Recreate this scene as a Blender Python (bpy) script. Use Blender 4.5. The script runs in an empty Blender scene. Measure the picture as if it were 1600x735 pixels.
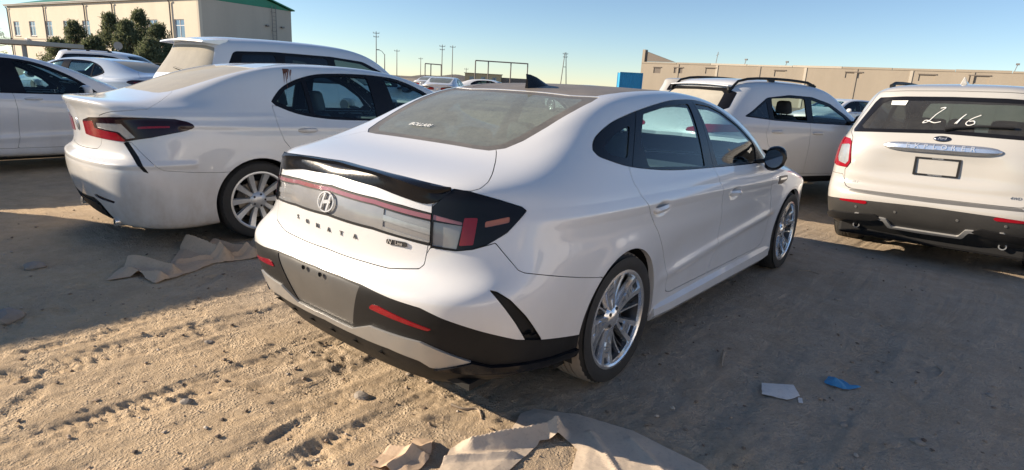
import bpy, bmesh, math, random
import numpy as np
from mathutils import Vector, Matrix

SC = bpy.context.scene
COL = SC.collection

# ------------------------------------------------------------------ camera, sky, sun, exposure
CAM_LOC = (2.2208, -2.4956, 1.4563)
CAM_YAW, CAM_PITCH, CAM_ROLL = -0.67921, 0.25272, 0.05483     # yaw from +Y towards +X, pitch down
def cam_axes():
    cy, sy, cp, sp = math.cos(CAM_YAW), math.sin(CAM_YAW), math.cos(CAM_PITCH), math.sin(CAM_PITCH)
    f = Vector((sy*cp, cy*cp, -sp)); r = Vector((cy, -sy, 0)); u = r.cross(f)
    cr, sr = math.cos(CAM_ROLL), math.sin(CAM_ROLL)
    return cr*r+sr*u, -sr*r+cr*u, f
cam = bpy.data.cameras.new('camera'); cam_ob = bpy.data.objects.new('camera', cam); COL.objects.link(cam_ob)
_r, _u, _f = cam_axes()
cam_ob.matrix_world = Matrix(((_r.x, _u.x, -_f.x, CAM_LOC[0]), (_r.y, _u.y, -_f.y, CAM_LOC[1]), (_r.z, _u.z, -_f.z, CAM_LOC[2]), (0, 0, 0, 1)))
cam.lens = 36*928.96/1600; cam.sensor_width = 36; cam.sensor_fit = 'HORIZONTAL'
cam.clip_start = 0.05; cam.clip_end = 5000
SC.camera = cam_ob

SUN_SHIFT = (2.25, 1.42)                        # metres a shadow moves per metre of height
_h = math.hypot(*SUN_SHIFT)
SUN_EL = math.atan(1/_h)
world = bpy.data.worlds.new('World'); SC.world = world; world.use_nodes = True
wn = world.node_tree.nodes; wl = world.node_tree.links
wn.clear()
wo = wn.new('ShaderNodeOutputWorld'); wb = wn.new('ShaderNodeBackground'); sky = wn.new('ShaderNodeTexSky')
sky.sky_type = 'NISHITA'; sky.sun_disc = False; sky.sun_elevation = SUN_EL
to_sun = Vector((-SUN_SHIFT[0], -SUN_SHIFT[1], 1.0)).normalized()
sky.sun_rotation = math.atan2(to_sun.x, to_sun.y)
sky.air_density = 0.8; sky.dust_density = 0.0; sky.ozone_density = 2.5; sky.altitude = 100
wb.inputs['Strength'].default_value = 0.08
wl.new(sky.outputs[0], wb.inputs['Color']); wl.new(wb.outputs[0], wo.inputs['Surface'])
sun = bpy.data.lights.new('sun', 'SUN'); sun_ob = bpy.data.objects.new('sun', sun); COL.objects.link(sun_ob)
sun.energy = 5.0; sun.angle = math.radians(0.53); sun.color = (1.0, 0.84, 0.64)
sun_ob.rotation_euler = to_sun.to_track_quat('Z', 'Y').to_euler()
sun_ob.location = (-20, -10, 20)
SC.view_settings.view_transform = 'Standard'; SC.view_settings.look = 'None'
SC.view_settings.gamma = 1.0; SC.view_settings.exposure = 0.92
SC.view_settings.use_curve_mapping = False
SC.cycles.max_bounces = 8; SC.cycles.transparent_max_bounces = 16
SC.cycles.caustics_reflective = False; SC.cycles.caustics_refractive = False
SC.cycles.sample_clamp_indirect = 6.0
rng = random.Random(7)
# ------------------------------------------------------------------ materials
MATS = {}
class NT:
    def __init__(s, name):
        s.m = bpy.data.materials.new(name); s.m.use_nodes = True
        s.t = s.m.node_tree; s.t.nodes.clear()
        s.out = s.t.nodes.new('ShaderNodeOutputMaterial')
    def n(s, typ, **kw):
        nd = s.t.nodes.new('ShaderNode'+typ)
        for k, v in kw.items():
            if k in nd.inputs: 
                s.set(nd, k, v)
            else: setattr(nd, k, v)
        return nd
    def set(s, nd, k, v):
        if isinstance(v, bpy.types.NodeSocket): s.t.links.new(v, nd.inputs[k])
        else: nd.inputs[k].default_value = v
    def l(s, a, b): s.t.links.new(a, b)
    def noise(s, scale, detail=4, rough=.55, vec=None, dist=0):
        nd = s.n('TexNoise'); nd.inputs['Scale'].default_value = scale; nd.inputs['Detail'].default_value = detail
        nd.inputs['Roughness'].default_value = rough; nd.inputs['Distortion'].default_value = dist
        if vec is not None: s.l(vec, nd.inputs['Vector'])
        return nd.outputs['Fac']
    def ramp(s, fac, stops):
        nd = s.n('ValToRGB'); s.l(fac, nd.inputs['Fac'])
        el = nd.color_ramp.elements
        while len(el) > 1: el.remove(el[-1])
        for i, (p, c) in enumerate(stops):
            if not hasattr(c, '__len__'): c = (c, c, c)
            e = el[0] if i == 0 else el.new(p)
            e.position = p; e.color = (*c[:3], 1)
        return nd.outputs['Color']
    def mix(s, fac, a, b, mode='MIX'):
        nd = s.n('MixRGB'); nd.blend_type = mode
        for k, v in (('Fac', fac), ('Color1', a), ('Color2', b)):
            if isinstance(v, bpy.types.NodeSocket): s.l(v, nd.inputs[k])
            elif hasattr(v, '__len__'): nd.inputs[k].default_value = (*v[:3], 1)
            else: nd.inputs[k].default_value = v
        return nd.outputs['Color']
    def math(s, op, a, b=0.0, clamp=False):
        nd = s.n('Math'); nd.operation = op; nd.use_clamp = clamp
        for i, v in enumerate((a, b)):
            if isinstance(v, bpy.types.NodeSocket): s.l(v, nd.inputs[i])
            else: nd.inputs[i].default_value = v
        return nd.outputs[0]
    def obj(s): return s.n('TexCoord').outputs['Object']
    def bump(s, h, strength=.3, dist=.01):
        nd = s.n('Bump'); s.l(h, nd.inputs['Height']); nd.inputs['Strength'].default_value = strength; nd.inputs['Distance'].default_value = dist
        return nd.outputs['Normal']
    def done(s, sh):
        s.l(sh, s.out.inputs['Surface']); MATS[s.m.name] = s.m; return s.m
def rgb(c): return (*c, 1) if len(c) == 3 else c
def pbsdf(t, col, rough=.5, metal=0., coat=0., spec=.5, normal=None, **kw):
    b = t.n('BsdfPrincipled')
    def put(k, v):
        if isinstance(v, bpy.types.NodeSocket): t.l(v, b.inputs[k])
        elif hasattr(v, '__len__'): b.inputs[k].default_value = rgb(v)
        else: b.inputs[k].default_value = v
    put('Base Color', col); put('Roughness', rough); put('Metallic', metal); put('Coat Weight', coat); put('Specular IOR Level', spec)
    b.inputs['Coat Roughness'].default_value = kw.get('coat_rough', .04)
    if normal is not None: t.l(normal, b.inputs['Normal'])
    if 'alpha' in kw: put('Alpha', kw['alpha'])
    return b.outputs[0]
def simple(name, col, rough=.5, metal=0., coat=0., var=.12, scale=6.0, bump=0, spec=.5):
    """a plain material with slight mottling of its colour and gloss"""
    t = NT(name); v = t.obj()
    f = t.noise(scale, 5, .6, v)
    c = t.mix(f, [x*(1-var) for x in col], [min(x*(1+var), 1) for x in col])
    r = t.math('ADD', rough-.06, t.math('MULTIPLY', t.noise(scale*3, 3, .5, v), .12))
    nb = t.bump(t.noise(scale*20, 3, .6, v), bump, .004) if bump else None
    return t.done(pbsdf(t, c, r, metal, coat, spec, nb))

def paint(name, col, dirt=(.36, .29, .22), amount=.35, rough=.32, metal=0.0, coat=1.0, zfade=.75):
    """car paint seen from outside, grey trim seen from inside; road dust with its own patches, thicker near the sills"""
    t = NT(name); v = t.obj()
    sep = t.n('SeparateXYZ'); t.l(v, sep.inputs[0])
    mp = t.n('Mapping'); t.l(v, mp.inputs['Vector']); mp.inputs['Scale'].default_value = (2.2, 2.2, .9)
    n1 = t.noise(1.6, 6, .65, mp.outputs[0]); n2 = t.noise(22, 5, .7, v)
    hz = t.n('MapRange'); t.l(sep.outputs['Z'], hz.inputs['Value'])
    hz.inputs['From Min'].default_value = .2; hz.inputs['From Max'].default_value = zfade; hz.inputs['To Min'].default_value = 1.0; hz.inputs['To Max'].default_value = .12
    d = t.math('MULTIPLY', t.math('MULTIPLY', t.math('ADD', n1, -.30, True), hz.outputs[0]), 2.4*amount)
    d = t.math('MULTIPLY', d, t.math('ADD', n2, .45), True)
    c = t.mix(d, col, dirt)
    r = t.math('ADD', rough, t.math('MULTIPLY', d, .35), True)
    s1 = pbsdf(t, c, r, metal, t.math('SUBTRACT', coat, d, True), .5, coat_rough=.05)
    s2 = pbsdf(t, (.035, .035, .04), .8)
    g = t.n('NewGeometry'); mx = t.n('MixShader')
    t.l(g.outputs['Backfacing'], mx.inputs[0]); t.l(s1, mx.inputs[1]); t.l(s2, mx.inputs[2])
    return t.done(mx.outputs[0])

def glass(name, tint=(.45, .62, .62), dust=0.0, dustcol=(.42, .40, .36), refl=1.0, patch=.35):
    t = NT(name); v = t.obj()
    tr = t.n('BsdfTransparent'); tr.inputs[0].default_value = rgb(tint)
    gl = t.n('BsdfGlossy'); gl.inputs['Roughness'].default_value = .015; gl.inputs[0].default_value = (1, 1, 1, 1)
    fr = t.n('LayerWeight'); fr.inputs['Blend'].default_value = .5
    f = t.math('ADD', t.math('MULTIPLY', t.math('POWER', fr.outputs['Facing'], 4.0), .8*refl), .055*refl, True)
    mx = t.n('MixShader'); t.l(f, mx.inputs[0]); t.l(tr.outputs[0], mx.inputs[1]); t.l(gl.outputs[0], mx.inputs[2])
    if dust <= 0: return t.done(mx.outputs[0])
    df = t.n('BsdfDiffuse'); df.inputs[0].default_value = rgb(dustcol)
    n = t.math('ADD', t.math('MULTIPLY', t.noise(7, 6, .7, v), .7), t.math('MULTIPLY', t.noise(70, 4, .75, v), .45))
    a = t.math('ADD', dust, t.math('MULTIPLY', t.math('ADD', n, -.55), patch), True)
    m2 = t.n('MixShader'); t.l(a, m2.inputs[0]); t.l(mx.outputs[0], m2.inputs[1]); t.l(df.outputs[0], m2.inputs[2])
    return t.done(m2.outputs[0])

M = {}
def make_materials():
    M['pearl'] = paint('white_pearl_paint', (.715, .72, .73), amount=.35)
    M['white_dusty'] = paint('white_dusty_paint', (.70, .70, .695), amount=.85)
    M['white_cool'] = paint('white_cool_paint', (.69, .70, .72), amount=.45)
    M['silver_white'] = paint('silver_white_paint', (.64, .65, .665), amount=.35)
    M['sedan_blue'] = paint('dusky_blue_paint', (.30, .40, .55), amount=.3)
    M['gloss_black'] = simple('gloss_black_plastic', (.010, .010, .012), .18, 0, 0, .2, 30, spec=.25)
    M['black'] = simple('black_plastic', (.015, .015, .016), .55, 0, 0, .3, 12, .15, spec=.22)
    M['satin_grey'] = simple('satin_grey_plastic', (.13, .128, .125), .38, .2, 0, .25, 5, .1)
    M['dark'] = simple('dark_liner', (.012, .012, .012), .9, 0, 0, .3, 8)
    M['rubber'] = simple('tyre_rubber', (.028, .027, .026), .75, 0, 0, .35, 9, .3)
    M['rubber_dusty'] = simple('dusty_tyre_tread', (.30, .25, .20), .9, 0, 0, .4, 7, .3)
    M['chrome'] = simple('bright_chrome', (.85, .85, .85), .22, .85, 0, .06, 12)
    M['alloy'] = simple('silver_alloy', (.66, .66, .65), .36, .55, 0, .1, 20)
    M['alloy_dark'] = simple('dark_alloy', (.06, .06, .065), .4, .6, 0, .2, 20)
    M['disc'] = simple('brake_disc_steel', (.28, .25, .22), .45, .9, 0, .25, 14)
    M['seat'] = simple('dark_seat_cloth', (.09, .10, .11), .8, 0, 0, .2, 20, .2)
    M['seat_grey'] = simple('grey_seat_cloth', (.20, .21, .215), .8, 0, 0, .2, 20, .2)
    M['headliner'] = simple('pale_headliner', (.42, .42, .41), .9, 0, 0, .06, 10)
    M['glass'] = glass('tinted_glass', (.55, .72, .74), refl=.7)
    M['glass_dark'] = glass('privacy_glass', (.10, .13, .15), refl=1.1)
    M['glass_rear'] = glass('dusty_rear_glass', (.30, .37, .35), dust=.40, dustcol=(.34, .36, .325), patch=.5)
    M['glass_dusty'] = glass('very_dusty_glass', (.30, .33, .31), dust=.78, dustcol=(.45, .42, .36), patch=.4)
    M['glass_film'] = glass('lightly_dusty_glass', (.20, .23, .24), dust=.07, dustcol=(.42, .40, .36), patch=.12)
    M['lamp_clear'] = simple('smoked_clear_lens', (.27, .27, .275), .22, .1, .8, .15, 9)
    M['lamp_bright'] = simple('bright_lamp_reflector', (.34, .35, .36), .25, .3, 1.0, .25, 25)
    M['lamp_red'] = simple('red_lamp_lens', (.26, .006, .014), .14, 0, .35, .2, 12, spec=.35)
    M['lamp_pink'] = simple('pale_red_light_strip', (.30, .10, .10), .18, .1, 1.0, .15, 12)
    M['lamp_smoke'] = simple('dark_red_lens', (.020, .006, .010), .14, 0, .15, .3, 12, spec=.3)
    M['lamp_amber'] = simple('amber_reflector', (.42, .13, .06), .2, 0, .8, .2, 30)
    M['white_mark'] = simple('white_marker_ink', (.82, .82, .80), .7, 0, 0, .05, 30)
    M['badge'] = simple('bright_badge_metal', (.80, .80, .80), .22, .6, 0, .06, 30)
make_materials()
def dusty(name, base, dustc, amt, rough=.25):
    t = NT(name); v = t.obj()
    n = t.math('ADD', t.math('MULTIPLY', t.noise(5, 6, .7, v), .8), t.math('MULTIPLY', t.noise(60, 4, .75, v), .4))
    a = t.math('ADD', amt, t.math('MULTIPLY', t.math('ADD', n, -.6), .7), True)
    return t.done(pbsdf(t, t.mix(a, base, dustc), t.math('ADD', rough, t.math('MULTIPLY', a, .5), True), 0, 0))
M['dusty_roof'] = dusty('dusty_black_roof', (.012, .012, .013), (.34, .30, .26), .55)
M['dusty_black'] = dusty('dusty_black_border', (.012, .012, .013), (.34, .31, .27), .40)
M['silver_trim'] = simple('silver_trim_plastic', (.42, .42, .42), .35, .5, .3, .12, 8)
M['badge_dark'] = simple('dark_chrome_letter', (.30, .30, .30), .25, .9, 0, .1, 30)
M['white_warm'] = paint('white_warm_paint', (.45, .44, .42), amount=.35)
M['satin_dark'] = simple('satin_dark_bumper', (.040, .039, .038), .45, .1, 0, .25, 5, .1)
M['chrome_dark'] = simple('dark_chrome', (.10, .11, .14), .2, .9, 0, .1, 20)
M['mirror_glass'] = simple('mirror_glass', (.16, .18, .21), .05, .9, 0, .05, 10)
M['rust'] = simple('rust_stain', (.16, .055, .03), .85, 0, 0, .5, 40, .3)
M['white_sky_tint'] = paint('sky_tinted_white_paint', (.42, .52, .66), amount=.3)  # white paint with the blue sky light of its shade put into the colour
# ------------------------------------------------------------------ surface kit (numpy)
def bspline_axis(P, M, lo, hi):
    """uniform cubic B-spline along axis 0; lo / hi are the phantom rows"""
    Q = np.concatenate([lo[None], P, hi[None]], 0)
    n = P.shape[0] - 1
    t = np.arange(M) / M
    w = np.stack([(1-t)**3, 3*t**3-6*t**2+4, -3*t**3+3*t**2+3*t+1, t**3], 1) / 6.0
    out = []
    for i in range(n):
        out.append(np.tensordot(w, Q[i:i+4], (1, 0)))
    last = (Q[n] + 4*Q[n+1] + Q[n+2]) / 6.0
    out.append(last[None])
    return np.concatenate(out, 0)

MIR = np.array([-1.0, 1.0, 1.0])

def dense_half(P, Mr, Ms, alpha=0.6):
    P = np.array(P, float)
    def ends_r(A): return 2*A[0]-A[1], A[-2]*MIR
    def ends_s(A):
        B = A.transpose(1, 0, 2)
        return B[1]*MIR, B[-2]*MIR
    C = P.copy()
    lo, hi = ends_r(C)
    E = np.concatenate([lo[None], C, hi[None]], 0)
    C = C + alpha*(C - (E[:-2] + 4*C + E[2:])/6)
    lo, hi = ends_s(C)
    B = C.transpose(1, 0, 2)
    E = np.concatenate([lo[None], B, hi[None]], 0)
    B = B + alpha*(B - (E[:-2] + 4*B + E[2:])/6)
    C = B.transpose(1, 0, 2)
    lo, hi = ends_r(C)
    D = bspline_axis(C, Mr, lo, hi)
    lo, hi = ends_s(D)
    D = bspline_axis(D.transpose(1, 0, 2), Ms, lo, hi).transpose(1, 0, 2)
    D[:, 0, 0] = 0; D[:, -1, 0] = 0; D[-1, :, 0] = 0
    return D

class Surf:
    """polygon patch: vertices V, normals N, faces as flat index list I with offsets O"""
    def __init__(s, V, N, F=None, I=None, O=None):
        s.V = np.asarray(V, float).reshape(-1, 3); s.N = np.asarray(N, float).reshape(-1, 3)
        if F is not None:
            O = np.zeros(len(F)+1, int); O[1:] = np.cumsum([len(f) for f in F]) if len(F) else 0
            I = np.fromiter((i for f in F for i in f), int, O[-1])
        s.I, s.O = I, O
    @property
    def F(s): return len(s.O) > 1
    def faces(s):
        il = s.I.tolist(); o = s.O.tolist()
        return [tuple(il[o[i]:o[i+1]]) for i in range(len(o)-1)]
    def copy(s): return Surf(s.V.copy(), s.N.copy(), None, s.I, s.O)
    def select(s, m):
        ln = np.diff(s.O); I = s.I[np.repeat(m, ln)]; O = np.zeros(int(m.sum())+1, int); O[1:] = np.cumsum(ln[m])
        return I, O
    def split(s, d):
        """(inside d<0, outside d>0)"""
        if not s.F: return s, s
        d = np.where(np.abs(d) < 1e-6, 1e-6, d)
        neg = d < 0
        ln = np.diff(s.O)
        c = np.add.reduceat(neg[s.I].astype(int), s.O[:-1])
        mi, mo = c == ln, c == 0; mx = ~(mi | mo)
        V, N = s.V, s.N
        A, B, nv, nn, cache = [], [], [], [], {}
        base = len(V)
        def cut(i, j):
            k = (i, j) if i < j else (j, i)
            if k not in cache:
                t = d[k[0]]/(d[k[0]]-d[k[1]])
                nv.append(V[k[0]]*(1-t)+V[k[1]]*t)
                m = N[k[0]]*(1-t)+N[k[1]]*t
                nn.append(m/max(math.sqrt(m@m), 1e-9))
                cache[k] = base+len(nv)-1
            return cache[k]
        for fi in np.where(mx)[0]:
            f = s.I[s.O[fi]:s.O[fi+1]].tolist()
            g = [bool(neg[i]) for i in f]
            a, b = [], []
            for q in range(len(f)):
                p = (q+1) % len(f)
                (a if g[q] else b).append(f[q])
                if g[q] != g[p]:
                    k = cut(f[q], f[p]); a.append(k); b.append(k)
            if len(a) > 2: A.append(a)
            if len(b) > 2: B.append(b)
        if nv:
            V = np.concatenate([V, np.array(nv)]); N = np.concatenate([N, np.array(nn)])
        def mk(m, extra):
            I, O = s.select(m)
            if extra:
                e = np.array([i for f in extra for i in f], int); l = np.cumsum([len(f) for f in extra])
                I = np.concatenate([I, e]); O = np.concatenate([O, O[-1]+l])
            return Surf(V, N, None, I, O).compact()
        return mk(mi, A), mk(mo, B)
    def cut(s, fld, gap=0.0):
        d = fld(s.V) if callable(fld) else fld
        if gap <= 0: return s.split(d)
        a, b = s.split(d+gap)
        if not b.F: return a, b
        _, b = b.split(fld(b.V)-gap)
        return a, b
    def refine(s, fld, n=4, margin=.05):
        if not s.F: return s
        d = fld(s.V); ln = np.diff(s.O)
        m = ln == 4
        if not m.any(): return s
        fi = np.where(m)[0]; Q = s.I[s.O[fi][:, None]+np.arange(4)]
        dq = np.abs(d[Q]).min(1)
        fi = fi[dq < margin]; Q = Q[dq < margin]
        size = np.maximum(np.linalg.norm(s.V[Q[:, 0]]-s.V[Q[:, 2]], axis=1), np.linalg.norm(s.V[Q[:, 1]]-s.V[Q[:, 3]], axis=1))
        ng = (d[Q] < 0).sum(1)
        hit = (size > .02) & ((np.abs(d[Q]).min(1) < size*.6) | ((ng > 0) & (ng < 4)))
        m = np.zeros(len(ln), bool); m[fi[hit]] = True
        if not m.any(): return s
        Q = s.select(m)[0].reshape(-1, 4)
        t = np.linspace(0, 1, n+1); A, B = np.meshgrid(t, t, indexing='ij')
        W = np.stack([(1-A)*(1-B), A*(1-B), A*B, (1-A)*B], 2).reshape(-1, 4)
        nv = np.einsum('pk,fkc->fpc', W, s.V[Q]).reshape(-1, 3); nn = np.einsum('pk,fkc->fpc', W, s.N[Q]).reshape(-1, 3)
        nn /= np.maximum(np.linalg.norm(nn, axis=1, keepdims=True), 1e-9)
        a, b = np.meshgrid(np.arange(n), np.arange(n), indexing='ij'); q = (a*(n+1)+b).ravel()
        pat = np.stack([q, q+n+1, q+n+2, q+1], 1)
        nf = (pat[None]+(np.arange(len(Q))*(n+1)**2)[:, None, None]).reshape(-1, 4)
        # weld the new vertices among themselves and with the old ones on the patch
        old = np.unique(Q); allv = np.concatenate([s.V[old], nv])
        _, first, inv = np.unique(np.round(allv, 6), axis=0, return_index=True, return_inverse=True)
        rep = first[inv.ravel()]
        ids = np.where(rep < len(old), old[np.minimum(rep, len(old)-1)], rep-len(old)+len(s.V))
        nf = ids[len(old):][nf]
        V = np.concatenate([s.V, nv]); N = np.concatenate([s.N, nn])
        I, O = s.select(~m)
        return Surf(V, N, None, np.concatenate([I, nf.ravel()]), np.concatenate([O, O[-1]+4*np.arange(1, len(nf)+1)])).compact()
    def compact(s):
        if not s.F: return Surf(np.zeros((0, 3)), np.zeros((0, 3)), [])
        used = np.zeros(len(s.V), bool); used[s.I] = True
        m = np.cumsum(used)-1
        return Surf(s.V[used], s.N[used], None, m[s.I], s.O)
    def offset(s, h):
        return Surf(s.V+s.N*h, s.N, None, s.I, s.O)
    def boundary(s):
        ln = np.diff(s.O); nxt = np.arange(len(s.I))+1; nxt[s.O[1:]-1] = s.O[:-1]
        a, b = s.I, s.I[nxt]
        n = len(s.V)+1
        k1 = a*n+b; k2 = b*n+a
        m = ~np.isin(k1, k2) & (a != b)
        return a[m], b[m]
    def shell(s, depth, bevel=0.0):
        """add returns: boundary edges turned inwards by depth"""
        if not s.F: return s
        i, j = s.boundary()
        if not len(i): return s
        a, b, na, nb = s.V[i], s.V[j], s.N[i], s.N[j]
        o = np.cross(b-a, na); l = np.linalg.norm(o, axis=1, keepdims=True); ok = l[:, 0] > 1e-9
        a, b, na, nb, o = a[ok], b[ok], na[ok], nb[ok], (o/np.maximum(l, 1e-12))[ok]
        if depth < 0: o = -o
        k = len(a); vv = np.stack([a, b, b-nb*depth, a-na*depth], 1).reshape(-1, 3); nn = np.repeat(o, 4, 0)
        base = len(s.V)+4*np.arange(k)[:, None]
        f = base+np.array([1, 0, 3, 2])
        return Surf(np.concatenate([s.V, vv]), np.concatenate([s.N, nn]), None, np.concatenate([s.I, f.ravel()]), np.concatenate([s.O, s.O[-1]+4*np.arange(1, k+1)]))
    def join(s, o):
        return Surf(np.concatenate([s.V, o.V]), np.concatenate([s.N, o.N]), None, np.concatenate([s.I, o.I+len(s.V)]), np.concatenate([s.O, s.O[-1]+o.O[1:]]))

def grid_surf(H):
    """full car surface from a half grid (rings x stations, x>=0)"""
    R, S, _ = H.shape
    L = H[:, 1:-1][:, ::-1]*MIR
    G = np.concatenate([H, L], 1)           # closed loop of columns
    T = G.shape[1]
    ds = np.roll(G, -1, 1)-np.roll(G, 1, 1)
    dr = np.empty_like(G)
    dr[1:-1] = G[2:]-G[:-2]; dr[0] = G[1]-G[0]
    mirrored = G[-2]*MIR
    dr[-1] = mirrored-G[-2]
    N = np.cross(ds, dr)
    # row at the roof centre: use x direction and y direction
    N /= np.maximum(np.linalg.norm(N, axis=2, keepdims=True), 1e-9)
    N[-1] = np.cross(np.gradient(G[-1, :S], axis=0), [1.0, 0, 0])[np.r_[0:S, S-2:0:-1]]*-1
    N[-1] /= np.maximum(np.linalg.norm(N[-1], axis=1, keepdims=True), 1e-9)
    N[-1][N[-1][:, 2] < 0] *= -1
    idx = np.arange(R*T).reshape(R, T)
    for c in range(S, T): idx[-1, c] = idx[-1, T-c]
    F = []
    il = idx.tolist()
    for r in range(R-1):
        for c in range(T):
            d = (c+1) % T
            f = (il[r][c], il[r][d], il[r+1][d], il[r+1][c])
            if f[2] == f[3]: f = f[:3]
            F.append(f)
    return Surf(G.reshape(-1, 3), N.reshape(-1, 3), F)

def catmull(pts, n=6, closed=True):
    P = np.array(pts, float); out = []
    m = len(P)
    rng = range(m) if closed else range(m-1)
    for i in rng:
        if closed: p0, p1, p2, p3 = P[i-1], P[i], P[(i+1) % m], P[(i+2) % m]
        else: p0, p1, p2, p3 = P[max(i-1, 0)], P[i], P[i+1], P[min(i+2, m-1)]
        for k in range(n):
            t = k/n
            out.append(0.5*((2*p1)+(-p0+p2)*t+(2*p0-5*p1+4*p2-p3)*t*t+(-p0+3*p1-3*p2+p3)*t**3))
    if not closed: out.append(P[-1])
    return np.array(out)

def roundpoly(pts, r, n=4):
    """polygon with rounded corners of radius about r"""
    P = np.array(pts, float); out = []
    m = len(P)
    for i in range(m):
        a, b, c = P[i-1], P[i], P[(i+1) % m]
        la, lc = np.linalg.norm(a-b), np.linalg.norm(c-b)
        k = min(r, la*.45, lc*.45)
        p, q = b+(a-b)/la*k, b+(c-b)/lc*k
        for t in np.linspace(0, 1, n+1):
            out.append((1-t)**2*p+2*t*(1-t)*b+t*t*q)
    return np.array(out)

def poly_sdf(Q, pts):
    """signed distance of 2-D points Q to closed polygon (negative inside)"""
    Q = np.asarray(Q, float); P = np.asarray(pts, float)
    d2 = np.full(len(Q), 1e18); ins = np.zeros(len(Q), bool)
    m = len(P)
    for i in range(m):
        a, b = P[i], P[(i+1) % m]
        e = b-a; L = e@e
        if L < 1e-14: continue
        w = Q-a
        t = np.clip((w@e)/L, 0, 1)
        r = w-t[:, None]*e
        d2 = np.minimum(d2, (r*r).sum(1))
        c = ((a[1] > Q[:, 1]) != (b[1] > Q[:, 1]))
        if a[1] != b[1]:
            xx = a[0]+(Q[:, 1]-a[1])*(b[0]-a[0])/(b[1]-a[1])
            ins ^= c & (Q[:, 0] < xx)
    d = np.sqrt(d2)
    return np.where(ins, -d, d)

def field(pts, ax=(1, 2), gate=None):
    """field on 3-D points: polygon in two axes, gated by a sign function (negative = allowed)"""
    pts = np.asarray(pts, float)
    def f(V):
        d = np.full(len(V), 1.0)
        if not len(V): return d
        g = gate(V) if gate is not None else np.full(len(V), -1.0)
        m = g < 0.05
        if m.any(): d[m] = poly_sdf(V[m][:, list(ax)], pts)
        return np.maximum(d, g)
    return f
right = lambda V: 0.25-V[:, 0]
left = lambda V: 0.25+V[:, 0]
def curve_dist(Q, pts):
    """signed distance to an open polyline (positive on its left) and the arc parameter"""
    P = np.asarray(pts, float); best = np.full(len(Q), 1e9); sg = np.ones(len(Q)); par = np.zeros(len(Q)); acc = 0
    for a, b in zip(P[:-1], P[1:]):
        e = b-a; L = np.linalg.norm(e)
        w = Q-a; t = np.clip((w@e)/L**2, 0, 1)
        r = w-t[:, None]*e; dd = np.linalg.norm(r, axis=1)
        m = dd < best
        best[m] = dd[m]; sg[m] = np.sign(e[0]*w[m, 1]-e[1]*w[m, 0]); par[m] = acc+t[m]*L
        acc += L
    return best*sg, par/acc
# ------------------------------------------------------------------ linking helpers
def link(name, me, mat=None, parent=None, loc=None):
    o = bpy.data.objects.new(name, me); COL.objects.link(o)
    if mat is not None and me is not None:
        me.materials.clear()
        for m in (mat if isinstance(mat, (list, tuple)) else [mat]): me.materials.append(M[m] if isinstance(m, str) else m)
    if parent is not None: o.parent = parent
    if loc is not None: o.location = loc
    return o
def tag(o, label=None, cat=None, group=None, kind=None):
    if label: o['label'] = label
    if cat: o['category'] = cat
    if group: o['group'] = group
    if kind: o['kind'] = kind
    return o
def empty(name, loc=(0, 0, 0), rz=0.0):
    o = bpy.data.objects.new(name, None); COL.objects.link(o); o.location = loc; o.rotation_euler = (0, 0, rz)
    o.empty_display_size = .2
    return o
def copy_tree(o, parent=None):
    c = o.copy(); COL.objects.link(c); c.parent = parent
    for ch in list(o.children): copy_tree(ch, c)
    return c
def surf_mesh(S, name='m'):
    me = bpy.data.meshes.new(name)
    me.vertices.add(len(S.V)); me.vertices.foreach_set('co', S.V.astype(np.float32).ravel())
    me.loops.add(len(S.I)); me.loops.foreach_set('vertex_index', S.I.astype(np.int32))
    me.polygons.add(len(S.O)-1); me.polygons.foreach_set('loop_start', S.O[:-1].astype(np.int32))
    me.update(calc_edges=True); me.validate()
    me.polygons.foreach_set('use_smooth', np.ones(len(me.polygons), bool))
    if len(me.vertices) == len(S.V):
        N = S.N/np.maximum(np.linalg.norm(S.N, axis=1, keepdims=True), 1e-9)
        me.normals_split_custom_set_from_vertices(N.tolist())
    return me
def put(S, name, mat, parent): return link(name, surf_mesh(S, name), mat, parent)

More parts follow.
